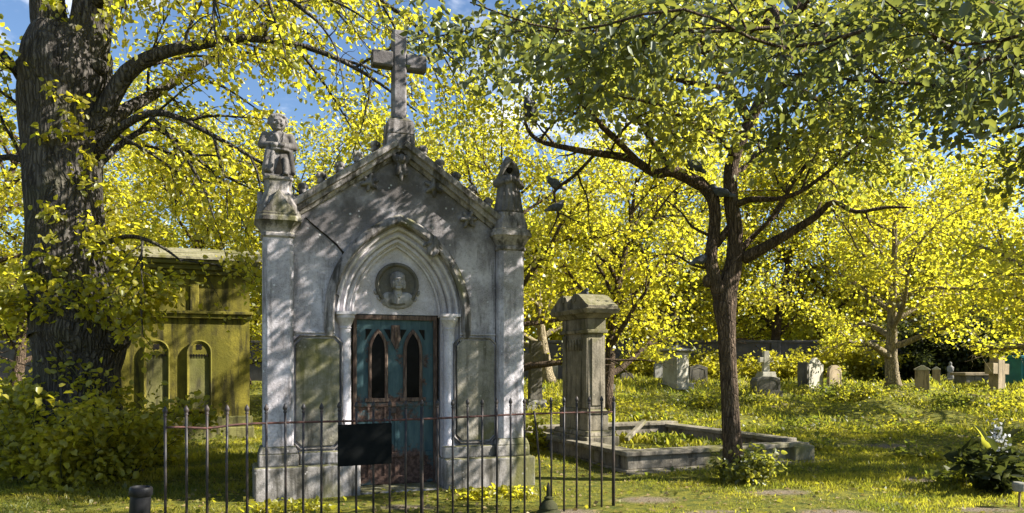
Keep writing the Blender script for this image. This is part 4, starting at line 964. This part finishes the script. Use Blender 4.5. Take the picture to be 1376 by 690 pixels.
# ------------------------------------------------------------------ kerbed grave and tall monument
KA = R(23); KO = Vector((1.58, 10.2, 0)); kx = Vector((math.cos(KA), math.sin(KA), 0)); ky = Vector((-math.sin(KA), math.cos(KA), 0))
kg = empty('kerbed_grave', (KO.x, KO.y, 0), KA, 'large raised stone grave surround with moulded rim, around the tall monument', 'grave')
KW, KD = 3.2, 3.6
def kerb_run(name, x0, x1, y0, y1):
    mb = MB(); mb.box(x0-.03, x1+.03, y0-.03, y1+.03, -.2, .05); mb.box(x0+.015, x1-.015, y0+.015, y1-.015, .05, .235); mb.box(x0-.035, x1+.035, y0-.035, y1+.035, .235, .30+.0)
    return mb.build(name, M['kerb'], kg, bevel=.012)
kerb_run('kerb', 0, KW, 0, .22); kerb_run('kerb', 0.002, .24, .26, KD-.26)
k1 = kerb_run('kerb', KW-.24, KW-.002, .26, KD-.26); k1.location.z = .05; k2 = kerb_run('kerb', 0, KW, KD-.22, KD); k2.location.z = .09
MB().box(KW-.30, KW+.09, -.09, .30, .03, .262).build('corner_block', M['kerb'], kg, bevel=.02)
MB().box(-.06, KW+.35, -.20, -.036, -.2, .035).build('kerb_step', M['kerb'], kg, bevel=.015)
MB().box(0, .85, -.04, .04, 0, .07, Matrix.Translation((1.35, 2.2, .18)) @ Matrix.Rotation(R(35), 4, 'Z') @ Matrix.Rotation(R(-18), 4, 'Y')).build('fallen_slab', M['kerb'], kg, bevel=.01)
def soil(nm, x0, x1, y0, y1, z):
    MB().box(x0, x1, y0, y1, -.2, z).build(nm, ground.data.materials[0], kg)
soil('soil_bed', .255, KW-.255, .235, KD-.235, .10)
n = 2600; c = np.stack([rng.uniform(.3, 2.85, n), rng.uniform(.3, 3.2, n), np.full(n, .10)], 1)
keepm = (np.sin(c[:, 0]*3+1)+np.sin(c[:, 1]*2.3+.4) + rng.normal(size=n)*.5) > -.3; c = c[keepm]
V, F = leaves(c, rng.normal(size=c.shape)*np.array([.6, .6, .3])+np.array([0, 0, 1.0]), rng.uniform(.06, .20, len(c)), .35)
wo = np_mesh('weeds', V, F, M['grass'], kg); wo['kind'] = 'stuff'
mo = empty('stone_monument', KO + kx*.19 + ky*2.08 + Vector((0, 0, .02)), KA, 'tall tapering stone monument with scrolled pediment top, at the head of the kerbed grave', 'monument')
mo.location = (1.18, 12.34, .02)
mb = MB(); mb.taper(-.2, .30, .66, .34, .30, .66); mb.taper(.34, .26, .62, .42, .23, .58); mb.build('base', M['monument'], mo, bevel=.02)
mb = MB(); mb.taper(.42, .19, .50, .70, .19, .50); mb.taper(.70, .21, .53, .76, .17, .46); mb.build('dado', M['monument'], mo, bevel=.012)
sh = MB().taper(.76, .15, .44, 2.02, .145, .43).build('shaft', M['monument'], mo, bevel=.012)
mb = MB()
for y in (-.36, .36):                                    # corner pilasters and a sunk panel on the broad faces
    for s in (-1, 1): mb.box(s*.15-.022, s*.15+.022, y-.065, y+.065, .78, 1.95)
for s in (-1, 1):
    mb.box(-.09, .09, s*.435-.022, s*.435+.022, .82, 1.90); mb.box(s*.15-.015, s*.15+.015, -.28, .28, 1.72, 1.90)
mb.build('pilaster', M['monument'], sh, bevel=.008)
mb = MB()
for k in range(5): mb.tube([(-.17, -.20+k*.1, 1.88), (-.18, -.20+k*.1, 1.78), (-.17, -.20+k*.1, 1.70)], [.012, .024, .008], 8)
mb.build('drapery_carving', M['monument'], sh, smooth=True)
mb = MB(); mb.taper(1.98, .185, .48, 2.04, .195, .49); mb.taper(2.04, .165, .455, 2.22, .165, .455); mb.taper(2.22, .18, .48, 2.29, .25, .57); mb.taper(2.29, .28, .63, 2.37, .315, .68); mb.build('entablature', M['monument'], mo, bevel=.012)
mb = MB()
Mz = Matrix.Rotation(R(90), 4, 'Z')
for e in (-1, 1):                                       # broken pediment of two scrolls sloping outwards
    q = [(.05, 2.372), (.66, 2.372), (.67, 2.41), (.58, 2.45), (.46, 2.53), (.34, 2.60), (.22, 2.625), (.10, 2.58), (.05, 2.50)]
    mb.prism(q if e > 0 else [(-a, b) for a, b in q][::-1], -.27, .27, Mz)
    mb.lathe([(.045, -.29), (.06, -.285), (.06, .285), (.045, .29)], 14, M_=Matrix.Translation((0, e*.20, 2.55)) @ Matrix.Rotation(R(90), 4, 'Y'))
mb.ell((0, 0, 2.43), (.16, .10, .10))
mb.build('scroll_pediment', M['monument'], mo, auto=40)

# ------------------------------------------------------------------ headstones and other graves
def round_top(hw, h, rise, n=12):
    return [(-hw, -.15), (hw, -.15), (hw, h-rise)] + [(hw*math.cos(math.pi*i/n), h-rise+rise*math.sin(math.pi*i/n)) for i in range(1, n)] + [(-hw, h-rise)]
def grave(px, py, w_px, top_py, shape, mat, yaw, thick, label, cat='headstone', group='old headstones in the grass', name='headstone', tilt=0):
    p = at(px, py); Y = p.y; h = (py-top_py)/FPX*Y; hw = w_px/FPX*Y/2/max(.3, abs(math.cos(R(yaw))))
    r = empty(name, p, R(yaw), label, cat, group); r.rotation_euler = (R(tilt), R(tilt*.4), R(yaw))
    mb = MB()
    if shape == 'round': out = round_top(hw, h, min(hw, h*.3))
    elif shape == 'shoulder': out = [(-hw, -.15), (hw, -.15), (hw, h*.80), (hw*.8, h*.83), (hw*.72, h*.90)] + [(hw*.72*math.cos(math.pi*i/8), h*.88+h*.12*math.sin(math.pi*i/8)) for i in range(1, 8)] + [(-hw*.72, h*.90), (-hw*.8, h*.83), (-hw, h*.80)]
    elif shape == 'gable': out = [(-hw, -.15), (hw, -.15), (hw, h*.86), (hw*.85, h*.88), (0, h), (-hw*.85, h*.88), (-hw, h*.86)]
    elif shape == 'square': out = [(-hw, -.15), (hw, -.15), (hw, h*.97), (hw*.9, h), (-hw*.9, h), (-hw, h*.97)]
    elif shape == 'ogee': out = [(-hw, -.15), (hw, -.15), (hw, h*.78), (hw*.75, h*.80), (hw*.5, h*.90), (hw*.2, h*.98), (0, h), (-hw*.2, h*.98), (-hw*.5, h*.90), (-hw*.75, h*.80), (-hw, h*.78)]
    mb.prism(out, -thick/2, thick/2); mb.build('slab', M[mat], r, bevel=.012)
    k = .8; ins = [(x*k, (z-h*.1)*k+h*.12) for x, z in out if z > 0]
    if shape in ('round', 'shoulder', 'gable', 'ogee') and w_px > 18:
        lo = [(-hw*k, h*.12)]; MB().sweep([(hw*k, h*.2)] + ins[1:-1] + [(-hw*k, h*.2)], [(-.012, -thick/2+.002), (-.01, -thick/2-.012), (.01, -thick/2-.012), (.012, -thick/2+.002)]).build('border', M[mat], r)
    mb = MB(); mb.box(-hw-.05, hw+.05, -thick/2-.07, thick/2+.07, -.15, .05); mb.build('footing', M[mat], r, bevel=.012)
    return r
grave(820, 500, 20, 460, 'shoulder', 'grave_dark', 22, .16, 'dark brown shouldered headstone just right of the tall monument', tilt=-3)
grave(842, 514, 17, 501, 'round', 'grave_dark', 10, .14, 'low dark round-topped headstone half sunk in grass right of the tall monument')
grave(820, 530, 11, 517, 'square', 'grave_grey', 15, .2, 'tiny grey square stub of stone at the right foot of the tall monument')
grave(887, 512, 17, 485, 'round', 'grave_grey', 18, .13, 'grey round-topped headstone touching the left side of the capped pedestal tomb')
grave(938, 517, 25, 490, 'gable', 'grave_dark', 12, .15, 'dark headstone with a shallow gable top left of the slender forked tree')
grave(1079, 522, 9, 487, 'square', 'grave_dark', -50, .12, 'dark narrow headstone seen edge-on beside the tall pale headstone')
grave(1095, 524, 28, 481, 'ogee', 'grave_pale', 38, .13, 'tall pale headstone with a curved peaked top, lit by the sun')
grave(1121, 525, 24, 491, 'round', 'grave_brown', 36, .13, 'brown stained round-topped headstone right of the tall pale one')
grave(745, 514, 9, 488, 'round', 'grave_grey', 10, .14, 'small grey headstone left of the tall monument, behind the dark cross')
grave(1070, 505, 12, 477, 'square', 'grave_pale', 20, .3, 'weathered pale block stone left of the tall pale headstone')
grave(1178, 502, 16, 489, 'round', 'grave_pale', 10, .14, 'small pale headstone left of the pale-trunked tree')

grave(1000, 505, 8, 487, 'square', 'grave_pale', 12, .16, 'small pale upright stone just right of the slender forked trunk')
grave(1052, 503, 8, 483, 'round', 'grave_grey', 15, .14, 'small grey rounded stone between the slim white cross and the pale block stone')
grave(1150, 506, 11, 493, 'round', 'grave_grey', 20, .14, 'small grey headstone among weeds right of the brown stained headstone')
grave(862, 503, 9, 488, 'gable', 'grave_pale', 10, .14, 'small pale gabled stone left of the grey round-topped headstone')
grave(965, 507, 9, 492, 'round', 'grave_grey', 14, .14, 'small grey rounded stone partly behind the slender forked trunk', tilt=4)
def gabled_post(px, py, w, top, label):
    p = at(px, py); Y = p.y; h = (py-top)/FPX*Y; hw = w/FPX*Y/2
    r = empty('grave_post', p, R(-25), label, 'grave post', 'gabled stone grave posts')
    MB().taper(-.1, hw, hw*.8, h*.82, hw*.95, hw*.76).build('shaft', M['grave_brown'], r, bevel=.01)
    mb = MB(); mb.prism([(-hw*1.12, h*.82), (hw*1.12, h*.82), (hw*1.1, h*.86), (0, h), (-hw*1.1, h*.86)], -hw*.9, hw*.9); mb.build('gable_cap', M['grave_pale'], r, bevel=.008)
gabled_post(1239, 529, 17, 491, 'thick gabled stone grave post, the nearer of two right of the pale-trunked tree')
gabled_post(1258, 516, 9, 493, 'thin gabled stone grave post just behind the thicker one')

def stone_cross(px, py, top, arm_px, w_px, arm_py, mat, yaw, label, base_px=0, base_py=None, name='stone_cross', tilt=0):
    p = at(px, py); Y = p.y; k = Y/FPX; h = (py-top)*k; hw = w_px*k/2; aw = arm_px*k/2; az = (py-arm_py)*k
    r = empty(name, p, R(yaw), label, 'cross'); r.rotation_euler = (0, R(tilt), R(yaw))
    bz = (py-base_py)*k if base_py else 0
    MB().taper(bz-.1 if not base_px else bz, hw*1.1, hw*.8, h, hw*.9, hw*.7).build('upright', M[mat], r, bevel=.015)
    mb = MB(); ah = hw*.85
    mb.box(-aw, aw, -hw*.66, hw*.66, az-ah, az+ah)
    mb.build('arm', M[mat], r, bevel=.015)
    if base_px:
        bw = base_px*k/2; mb = MB(); mb.taper(-.15, bw, bw, bz*.5, bw, bw); mb.taper(bz*.5, bw*.8, bw*.8, bz, bw*.7, bw*.7); mb.build('stepped_base', M['grave_pale' if mat != 'grave_dark' else 'grave_grey'], r, bevel=.015)
stone_cross(719, 550, 458, 36, 16, 482, 'grave_dark', 15, 'tall dark stone cross on a pale stepped base between the tomb and monument', 34, 537)
stone_cross(1029, 515, 472, 20, 8, 484, 'grave_pale', 10, 'slim white stone cross above the dark low rounded gravestone', 26, 500)
stone_cross(1339, 532, 477, 40, 17, 496, 'grave_brown', 30, 'rugged brown cross standing in weeds near the right edge', tilt=2)
grave(1028, 527, 33, 506, 'round', 'grave_dark', 8, .5, 'dark low rounded gravestone in front of the slim white cross')
p = at(1351, 522); w_ = empty('cross_stump', p, R(20), 'narrow brown stone stump leaning just right of the rugged brown cross', 'stump')
MB().taper(-.1, .09, .07, .62, .075, .06).build('shaft', M['grave_brown'], w_, bevel=.015); MB().taper(.62, .10, .08, .68, .085, .07).build('cap', M['grave_brown'], w_, bevel=.012)

# capped pedestal tomb
p = at(908, 518); k = p.y/FPX
pd = empty('pedestal_tomb', p, R(38), 'square pale pedestal tomb with an overhanging moulded cap', 'tomb')
mb = MB(); mb.taper(-.15, 17*k, 17*k, 3*k, 17*k, 17*k); mb.build('base', M['grave_pale'], pd, bevel=.015)
sh = MB().taper(3*k, 12.5*k, 12.5*k, 44*k, 12*k, 12*k).build('shaft', M['grave_pale'], pd, bevel=.012)
mb = MB()
for a in range(4): mb.box(-9*k, 9*k, -12.9*k, -12.4*k, 9*k, 38*k, Matrix.Rotation(a*math.pi/2, 4, 'Z'))
mb.build('side_panel', M['grave_pale'], sh, bevel=.008)
mb = MB(); mb.taper(44*k, 13*k, 13*k, 46*k, 16*k, 16*k); mb.taper(46*k, 17.5*k, 17.5*k, 48*k, 17.5*k, 17.5*k); mb.taper(48*k, 16*k, 16*k, 51*k, 6*k, 6*k); mb.taper(51*k, 5*k, 5*k, 54*k, 4*k, 4*k); mb.build('cap', M['grave_grey'], pd, bevel=.01)

# chest tomb, figure marker, teal container on the right
p = at(1310, 520); k = p.y/FPX
ct = empty('chest_tomb', p, R(8), 'long low chest tomb with a pale overhanging ledger slab left of the brown cross', 'tomb')
mb = MB(); mb.box(-22*k, 22*k, -.35, .35, -.15, 15*k); mb.build('chest', M['grave_dark'], ct, bevel=.015)
mb = MB(); mb.box(-26*k, 26*k, -.45, .45, 15*k, 19*k); mb.build('ledger_slab', M['grave_brown'], ct, bevel=.02)
for s in (-1, 1): MB().box(s*20*k-.08, s*20*k+.08, -.385, -.34, -.1, 15*k).build('corner_pilaster', M['grave_dark'], ct, bevel=.01)
p = at(1277, 514); k = p.y/FPX
fmk = empty('figure_marker', p, R(-10), 'small dark standing stone figure on a block left of the chest tomb', 'statue')
MB().box(-5.5*k, 5.5*k, -5*k, 5*k, -.1, 5*k).build('block', M['grave_grey'], fmk, bevel=.012)
mb = MB(); mb.lathe([(4.6*k, 5*k), (4.2*k, 9*k), (3.2*k, 15*k), (3.8*k, 19*k), (3.4*k, 21*k), (1.5*k, 22.5*k)], 14, 0, 0, 0, 1, .8); mb.ell((0, 0, 25*k), (2.1*k, 2.2*k, 2.7*k)); mb.cap_tube((-3.4*k, 0, 20*k), (-3.6*k, -2*k, 14*k), 1.2*k, 1.0*k); mb.cap_tube((3.4*k, 0, 20*k), (2.0*k, -3*k, 15*k), 1.2*k, 1.0*k)
mb.build('figure', M['grave_grey'], fmk, remesh=.03, sm_it=1)
p = at(1392, 520); k = p.y/FPX
tb = empty('teal_container', p, R(4), 'teal metal container with a rim, cut by the right edge of the view', 'container')
MB().box(-38*k, 45*k, -.6, .9, .08, 38*k).build('body', M['teal_box'], tb, bevel=.02)
MB().box(-39.5*k, 46.5*k, -.64, .94, 38*k, 42*k).build('rim', M['teal_box'], tb, bevel=.015)
mb = MB()
for i in range(6): x = -34*k+i*14*k; mb.box(x-.03, x+.03, -.63, -.598, .12, 37*k)
mb.build('rib', M['teal_box'], tb, bevel=.006)
mb = MB()
for x in (-30*k, 36*k): mb.box(x-.06, x+.06, -.5, .8, -.1, .08)
mb.build('skid', M['iron'], tb)

# boundary wall at the back
WY = 39.5
wl = empty('boundary_wall', (0, WY, gz(0, WY)), R(-1.5), 'long dark stone boundary wall across the back of the graveyard', 'wall')
mb = MB(); mb.box(-45, 60, 0, .4, -.6, 2.0); mb.build('wall', M['wall'], wl)
mb = MB(); mb.box(-45, 60, -.08, .48, 2.0, 2.14); mb.build('coping', M['wall'], wl, bevel=.02)
mb = MB()
for i in range(22): mb.box(-44+i*4.8, -43.5+i*4.8, -.12, -.001, -.6, 2.0)
mb.build('buttress', M['wall'], wl, bevel=.02)

# ------------------------------------------------------------------ pigeons
def pigeon(p, yaw, label, sc=1.0, pitch=20):
    r = empty('pigeon', p, R(yaw), label, 'pigeon', 'pigeons perched about the trees and monument'); r.scale = (sc,)*3
    mb = MB(); Rm = Matrix.Rotation(R(-pitch), 3, 'Y')
    mb.ell((0, 0, .10), (.115, .062, .068), 12, rot=Rm); mb.ell((.075, 0, .145), (.05, .045, .06), 10); mb.ell((.105, 0, .195), (.034, .028, .032), 10); mb.cap_tube((.08, 0, .15), (.10, 0, .19), .036, .028)
    mb.tube([(-.06, 0, .08), (-.15, 0, .045), (-.21, 0, .03)], [.045, .030, .022], 10)
    for s in (-1, 1): mb.ell((-.03, s*.05, .105), (.11, .02, .048), 10, rot=Rm)
    mb.tube([(.13, 0, .192), (.163, 0, .183)], [.009, .002], 7)
    mb.build('body', M['pigeon'], r, remesh=.008, sm_it=2)
    for s in (-1, 1):
        MB().tube([(.02, s*.025, .06), (.02, s*.025, .006), (.05, s*.025, .0)], [.007, .005, .004], 6).build('leg', M['iron_rust'], r)
    return r
def pig(px, py, Y, yaw, label, sc=1.0, pitch=20): return pigeon(pt(px, py, Y), yaw, label, sc, pitch)
pigeon(Vector((1.18, 12.34, 2.535)), -60, 'pigeon perched on the scrolled top of the tall monument')
pig(712, 160, HYD-.4, 250, 'dark pigeon sitting upright on the far left tip of the forked tree limb', 1.15, 55)
pig(745, 256, HYD-.1, 200, 'upper of two grey pigeons among leaves below the left limb', .8, 40)
pig(748, 287, HYD-.1, 20, 'lower of two grey pigeons among leaves below the left limb', .8, 10)
pig(930, 233, HYD, 200, 'pigeon on the thick left limb near the fork of the slender tree', 1.0)
pig(968, 268, HYD-.08, 160, 'pigeon wedged between the two stems of the slender tree', .9)
pig(944, 358, HYD-.05, 20, 'pigeon on the small twig left of the slender trunk fork', .9)

# ------------------------------------------------------------------ grass and ground cover
def blocked(x, y):
    """footprints of the built things: nothing grows there"""
    b = np.zeros(len(x), bool)
    def rect(o, ang, x0, x1, y0, y1):
        c_, s_ = math.cos(ang), math.sin(ang); dx, dy = x-o[0], y-o[1]; u = dx*c_+dy*s_; v = -dx*s_+dy*c_
        return (u > x0) & (u < x1) & (v > y0) & (v < y1)
    b |= rect(TO, TH, -1.64, 1.64, .03, 3.0) | rect(Q, TH, -3.4, .05, -.12, 3.0) | rect(KO, KA, -.03, KW, 0, KD)
    b |= (x-base_l.x)**2+(y-base_l.y)**2 < .4
    return b
def nz(x, y, k, s):
    r = np.random.default_rng(s); out = 0
    for _ in range(7):
        a, b_, p_ = r.normal(size=2)*k, r.normal()*k, r.uniform(0, 6.28); out = out + np.sin(x*a[0]+y*a[1]+p_)
    return out/7**.5
def scatter(n, x0, x1, y0, y1, view=True):
    x = rng.uniform(x0, x1, n); y = y0*(y1/y0)**rng.random(n)
    k = ~blocked(x, y)
    if view: k &= (np.abs(x) < y*.78+.8)
    return x[k], y[k]
# short grass near
x, y = scatter(480000, -9, 10, 4.6, 16)
d = nz(x, y, 1.3, 3); d2 = nz(x, y, 4.0, 4); k = (d + .6*d2 + rng.normal(size=len(x))*.35 - 1.25*soilness(x, y)) > -.45; x, y, d = x[k], y[k], d[k]
c = np.stack([x, y, G(x, y)-.008], 1); dr_ = rng.normal(size=c.shape)*np.array([.55, .55, .2])+np.array([0, 0, 1.0])
sz = rng.uniform(.022, .06, len(x))*(1+.35*d)*np.where(y > 9, 1.25, 1)
V, F = leaves(c, dr_, np.maximum(sz, .02), .16, rounded=False)
tag(np_mesh('grass', V, F, M['grass']), kind='stuff')
# leafy ground cover: clumps, thicker farther back
x, y = scatter(260000, -12, 30, 7.0, 38)
d = nz(x, y, 1.1, 8) + .5*nz(x, y, 3.2, 9); prob = .10 + .75*sstep(11.5, 15, y)*np.where(x > -2, 1, .5)
k = rng.random(len(x)) < prob*(.12+.88*sstep(-.5, .6, d)); x, y, d = x[k], y[k], d[k]
hgt = rng.random(len(x))*(.04 + .26*sstep(-.2, 1.3, d)*sstep(11, 15, y))
c = np.stack([x, y, G(x, y)+hgt], 1); dr_ = rng.normal(size=c.shape)*np.array([1, 1, .4])+np.array([0, 0, .35])
V, F = leaves(c, dr_, rng.uniform(.028, .075, len(x))*(1+y/50), .75, rounded=False, flat=.6)
tag(np_mesh('ground_cover', V, F, M['cover']), kind='stuff')
x, y = scatter(9000, -9, 12, 4.6, 20)
c = np.stack([x, y, G(x, y)+.006+.01*rng.random(len(x))], 1); dr_ = rng.normal(size=c.shape)*np.array([1, 1, .12])
V, F = leaves(c, dr_, rng.uniform(.03, .065, len(x)), .7, rounded=False, flat=1.0)
tag(np_mesh('leaf_litter', V, F, M['litter']), kind='stuff')
# tall weeds in the back beds
x, y = scatter(70000, -3, 26, 15, 36)
d = nz(x, y, .8, 18) + .5*nz(x, y, 2.0, 19); k = (d + .35*rng.normal(size=len(x)) > .35); x, y, d = x[k], y[k], d[k]
c = np.stack([x, y, G(x, y)+rng.random(len(x))*.14*np.clip(d, 0, 1.5)], 1); dr_ = rng.normal(size=c.shape)*np.array([.5, .5, .2])+np.array([0, 0, 1.0])
V, F = leaves(c, dr_, rng.uniform(.09, .17, len(x))*(1+.7*sstep(20, 26, y)), .2, rounded=False)
tag(np_mesh('tall_weeds', V, F, M['grass']), kind='stuff')
# leafy weeds at the tomb's feet
for (px, py, n_, lab) in ((415, 688, 90, 'bright leafy weed tuft in front of the left tomb plinth'), (640, 672, 150, 'bright leafy weed patch in front of the right tomb plinth'), (690, 668, 120, 'bright leafy weeds beside the right end of the tomb plinth'), (350, 690, 60, 'small leafy weed tuft left of the tomb plinth')):
    p = at(px, py); c = np.stack([rng.normal(0, .14, n_), rng.normal(0, .08, n_), rng.random(n_)*.10], 1)
    r = empty('weed_tuft', p, 0, lab, 'weeds', 'weed tufts in front of the stone tomb')
    V, F = leaves(c, rng.normal(size=c.shape)*np.array([1, 1, .5])+np.array([0, 0, .5]), rng.uniform(.04, .08, n_), .75, flat=.5)
    np_mesh('foliage', V, F, M['leaf_lime'], r)

# ------------------------------------------------------------------ sun, sky, camera
EL, AZ = 35.0, -3.5                                        # height of the sun; its bearing, degrees from +X towards +Y
sv = Vector((math.cos(R(AZ))*math.cos(R(EL)), math.sin(R(AZ))*math.cos(R(EL)), math.sin(R(EL))))
sd = bpy.data.lights.new('sun', 'SUN'); sd.energy = 5.0; sd.angle = R(.5); sd.color = (1.0, .945, .85)
so = bpy.data.objects.new('sun', sd); COL.objects.link(so); so.location = sv*60; so.rotation_euler = (-sv).to_track_quat('-Z', 'Y').to_euler()
w = bpy.data.worlds.new('World'); scene.world = w; w.use_nodes = True; nt = w.node_tree; nt.nodes.clear()
sky = N(nt, 'ShaderNodeTexSky'); sky.sky_type = 'NISHITA'; sky.sun_disc = False; sky.sun_elevation = R(EL); sky.sun_rotation = R(90-AZ)
sky.air_density = 1.0; sky.dust_density = .25; sky.ozone_density = 4.0
tc = N(nt, 'ShaderNodeTexCoord'); mp = N(nt, 'ShaderNodeMapping'); mp.inputs['Scale'].default_value = (1, 1, 2.2); L(nt, tc.outputs['Generated'], mp.inputs['Vector'])
cl = ramp(nt, noise(nt, mp.outputs['Vector'], 2.6, 7, .62, .3), .54, .70, 0, .85)
cm = mixc(nt, cl, sky.outputs['Color'], (11.0, 11.0, 11.3))
bg = N(nt, 'ShaderNodeBackground'); bg.inputs['Strength'].default_value = .060; L(nt, cm, bg.inputs['Color'])
wo_ = N(nt, 'ShaderNodeOutputWorld'); L(nt, bg.outputs[0], wo_.inputs['Surface'])

cam = bpy.data.cameras.new('camera'); co = bpy.data.objects.new('camera', cam); COL.objects.link(co)
co.location = (0, 0, EYE); co.rotation_euler = (R(90), 0, 0)
cam.sensor_width = 36; cam.sensor_fit = 'HORIZONTAL'; cam.lens = 36*FPX/1376; cam.shift_y = (HY-345)/1376; cam.clip_end = 600; cam.clip_start = .05
scene.camera = co
vs = scene.view_settings; vs.view_transform = 'Standard'; vs.look = 'None'; vs.gamma = 1; vs.use_curve_mapping = False; vs.exposure = 1.68
cy = scene.cycles
scene.render.engine = 'CYCLES'
cy.use_denoising = True
try: cy.denoiser = 'OPENIMAGEDENOISE'
except Exception: pass
cy.max_bounces = 8; cy.diffuse_bounces = 6; cy.transmission_bounces = 4; cy.glossy_bounces = 2; cy.transparent_max_bounces = 4
cy.sample_clamp_indirect = 6.0
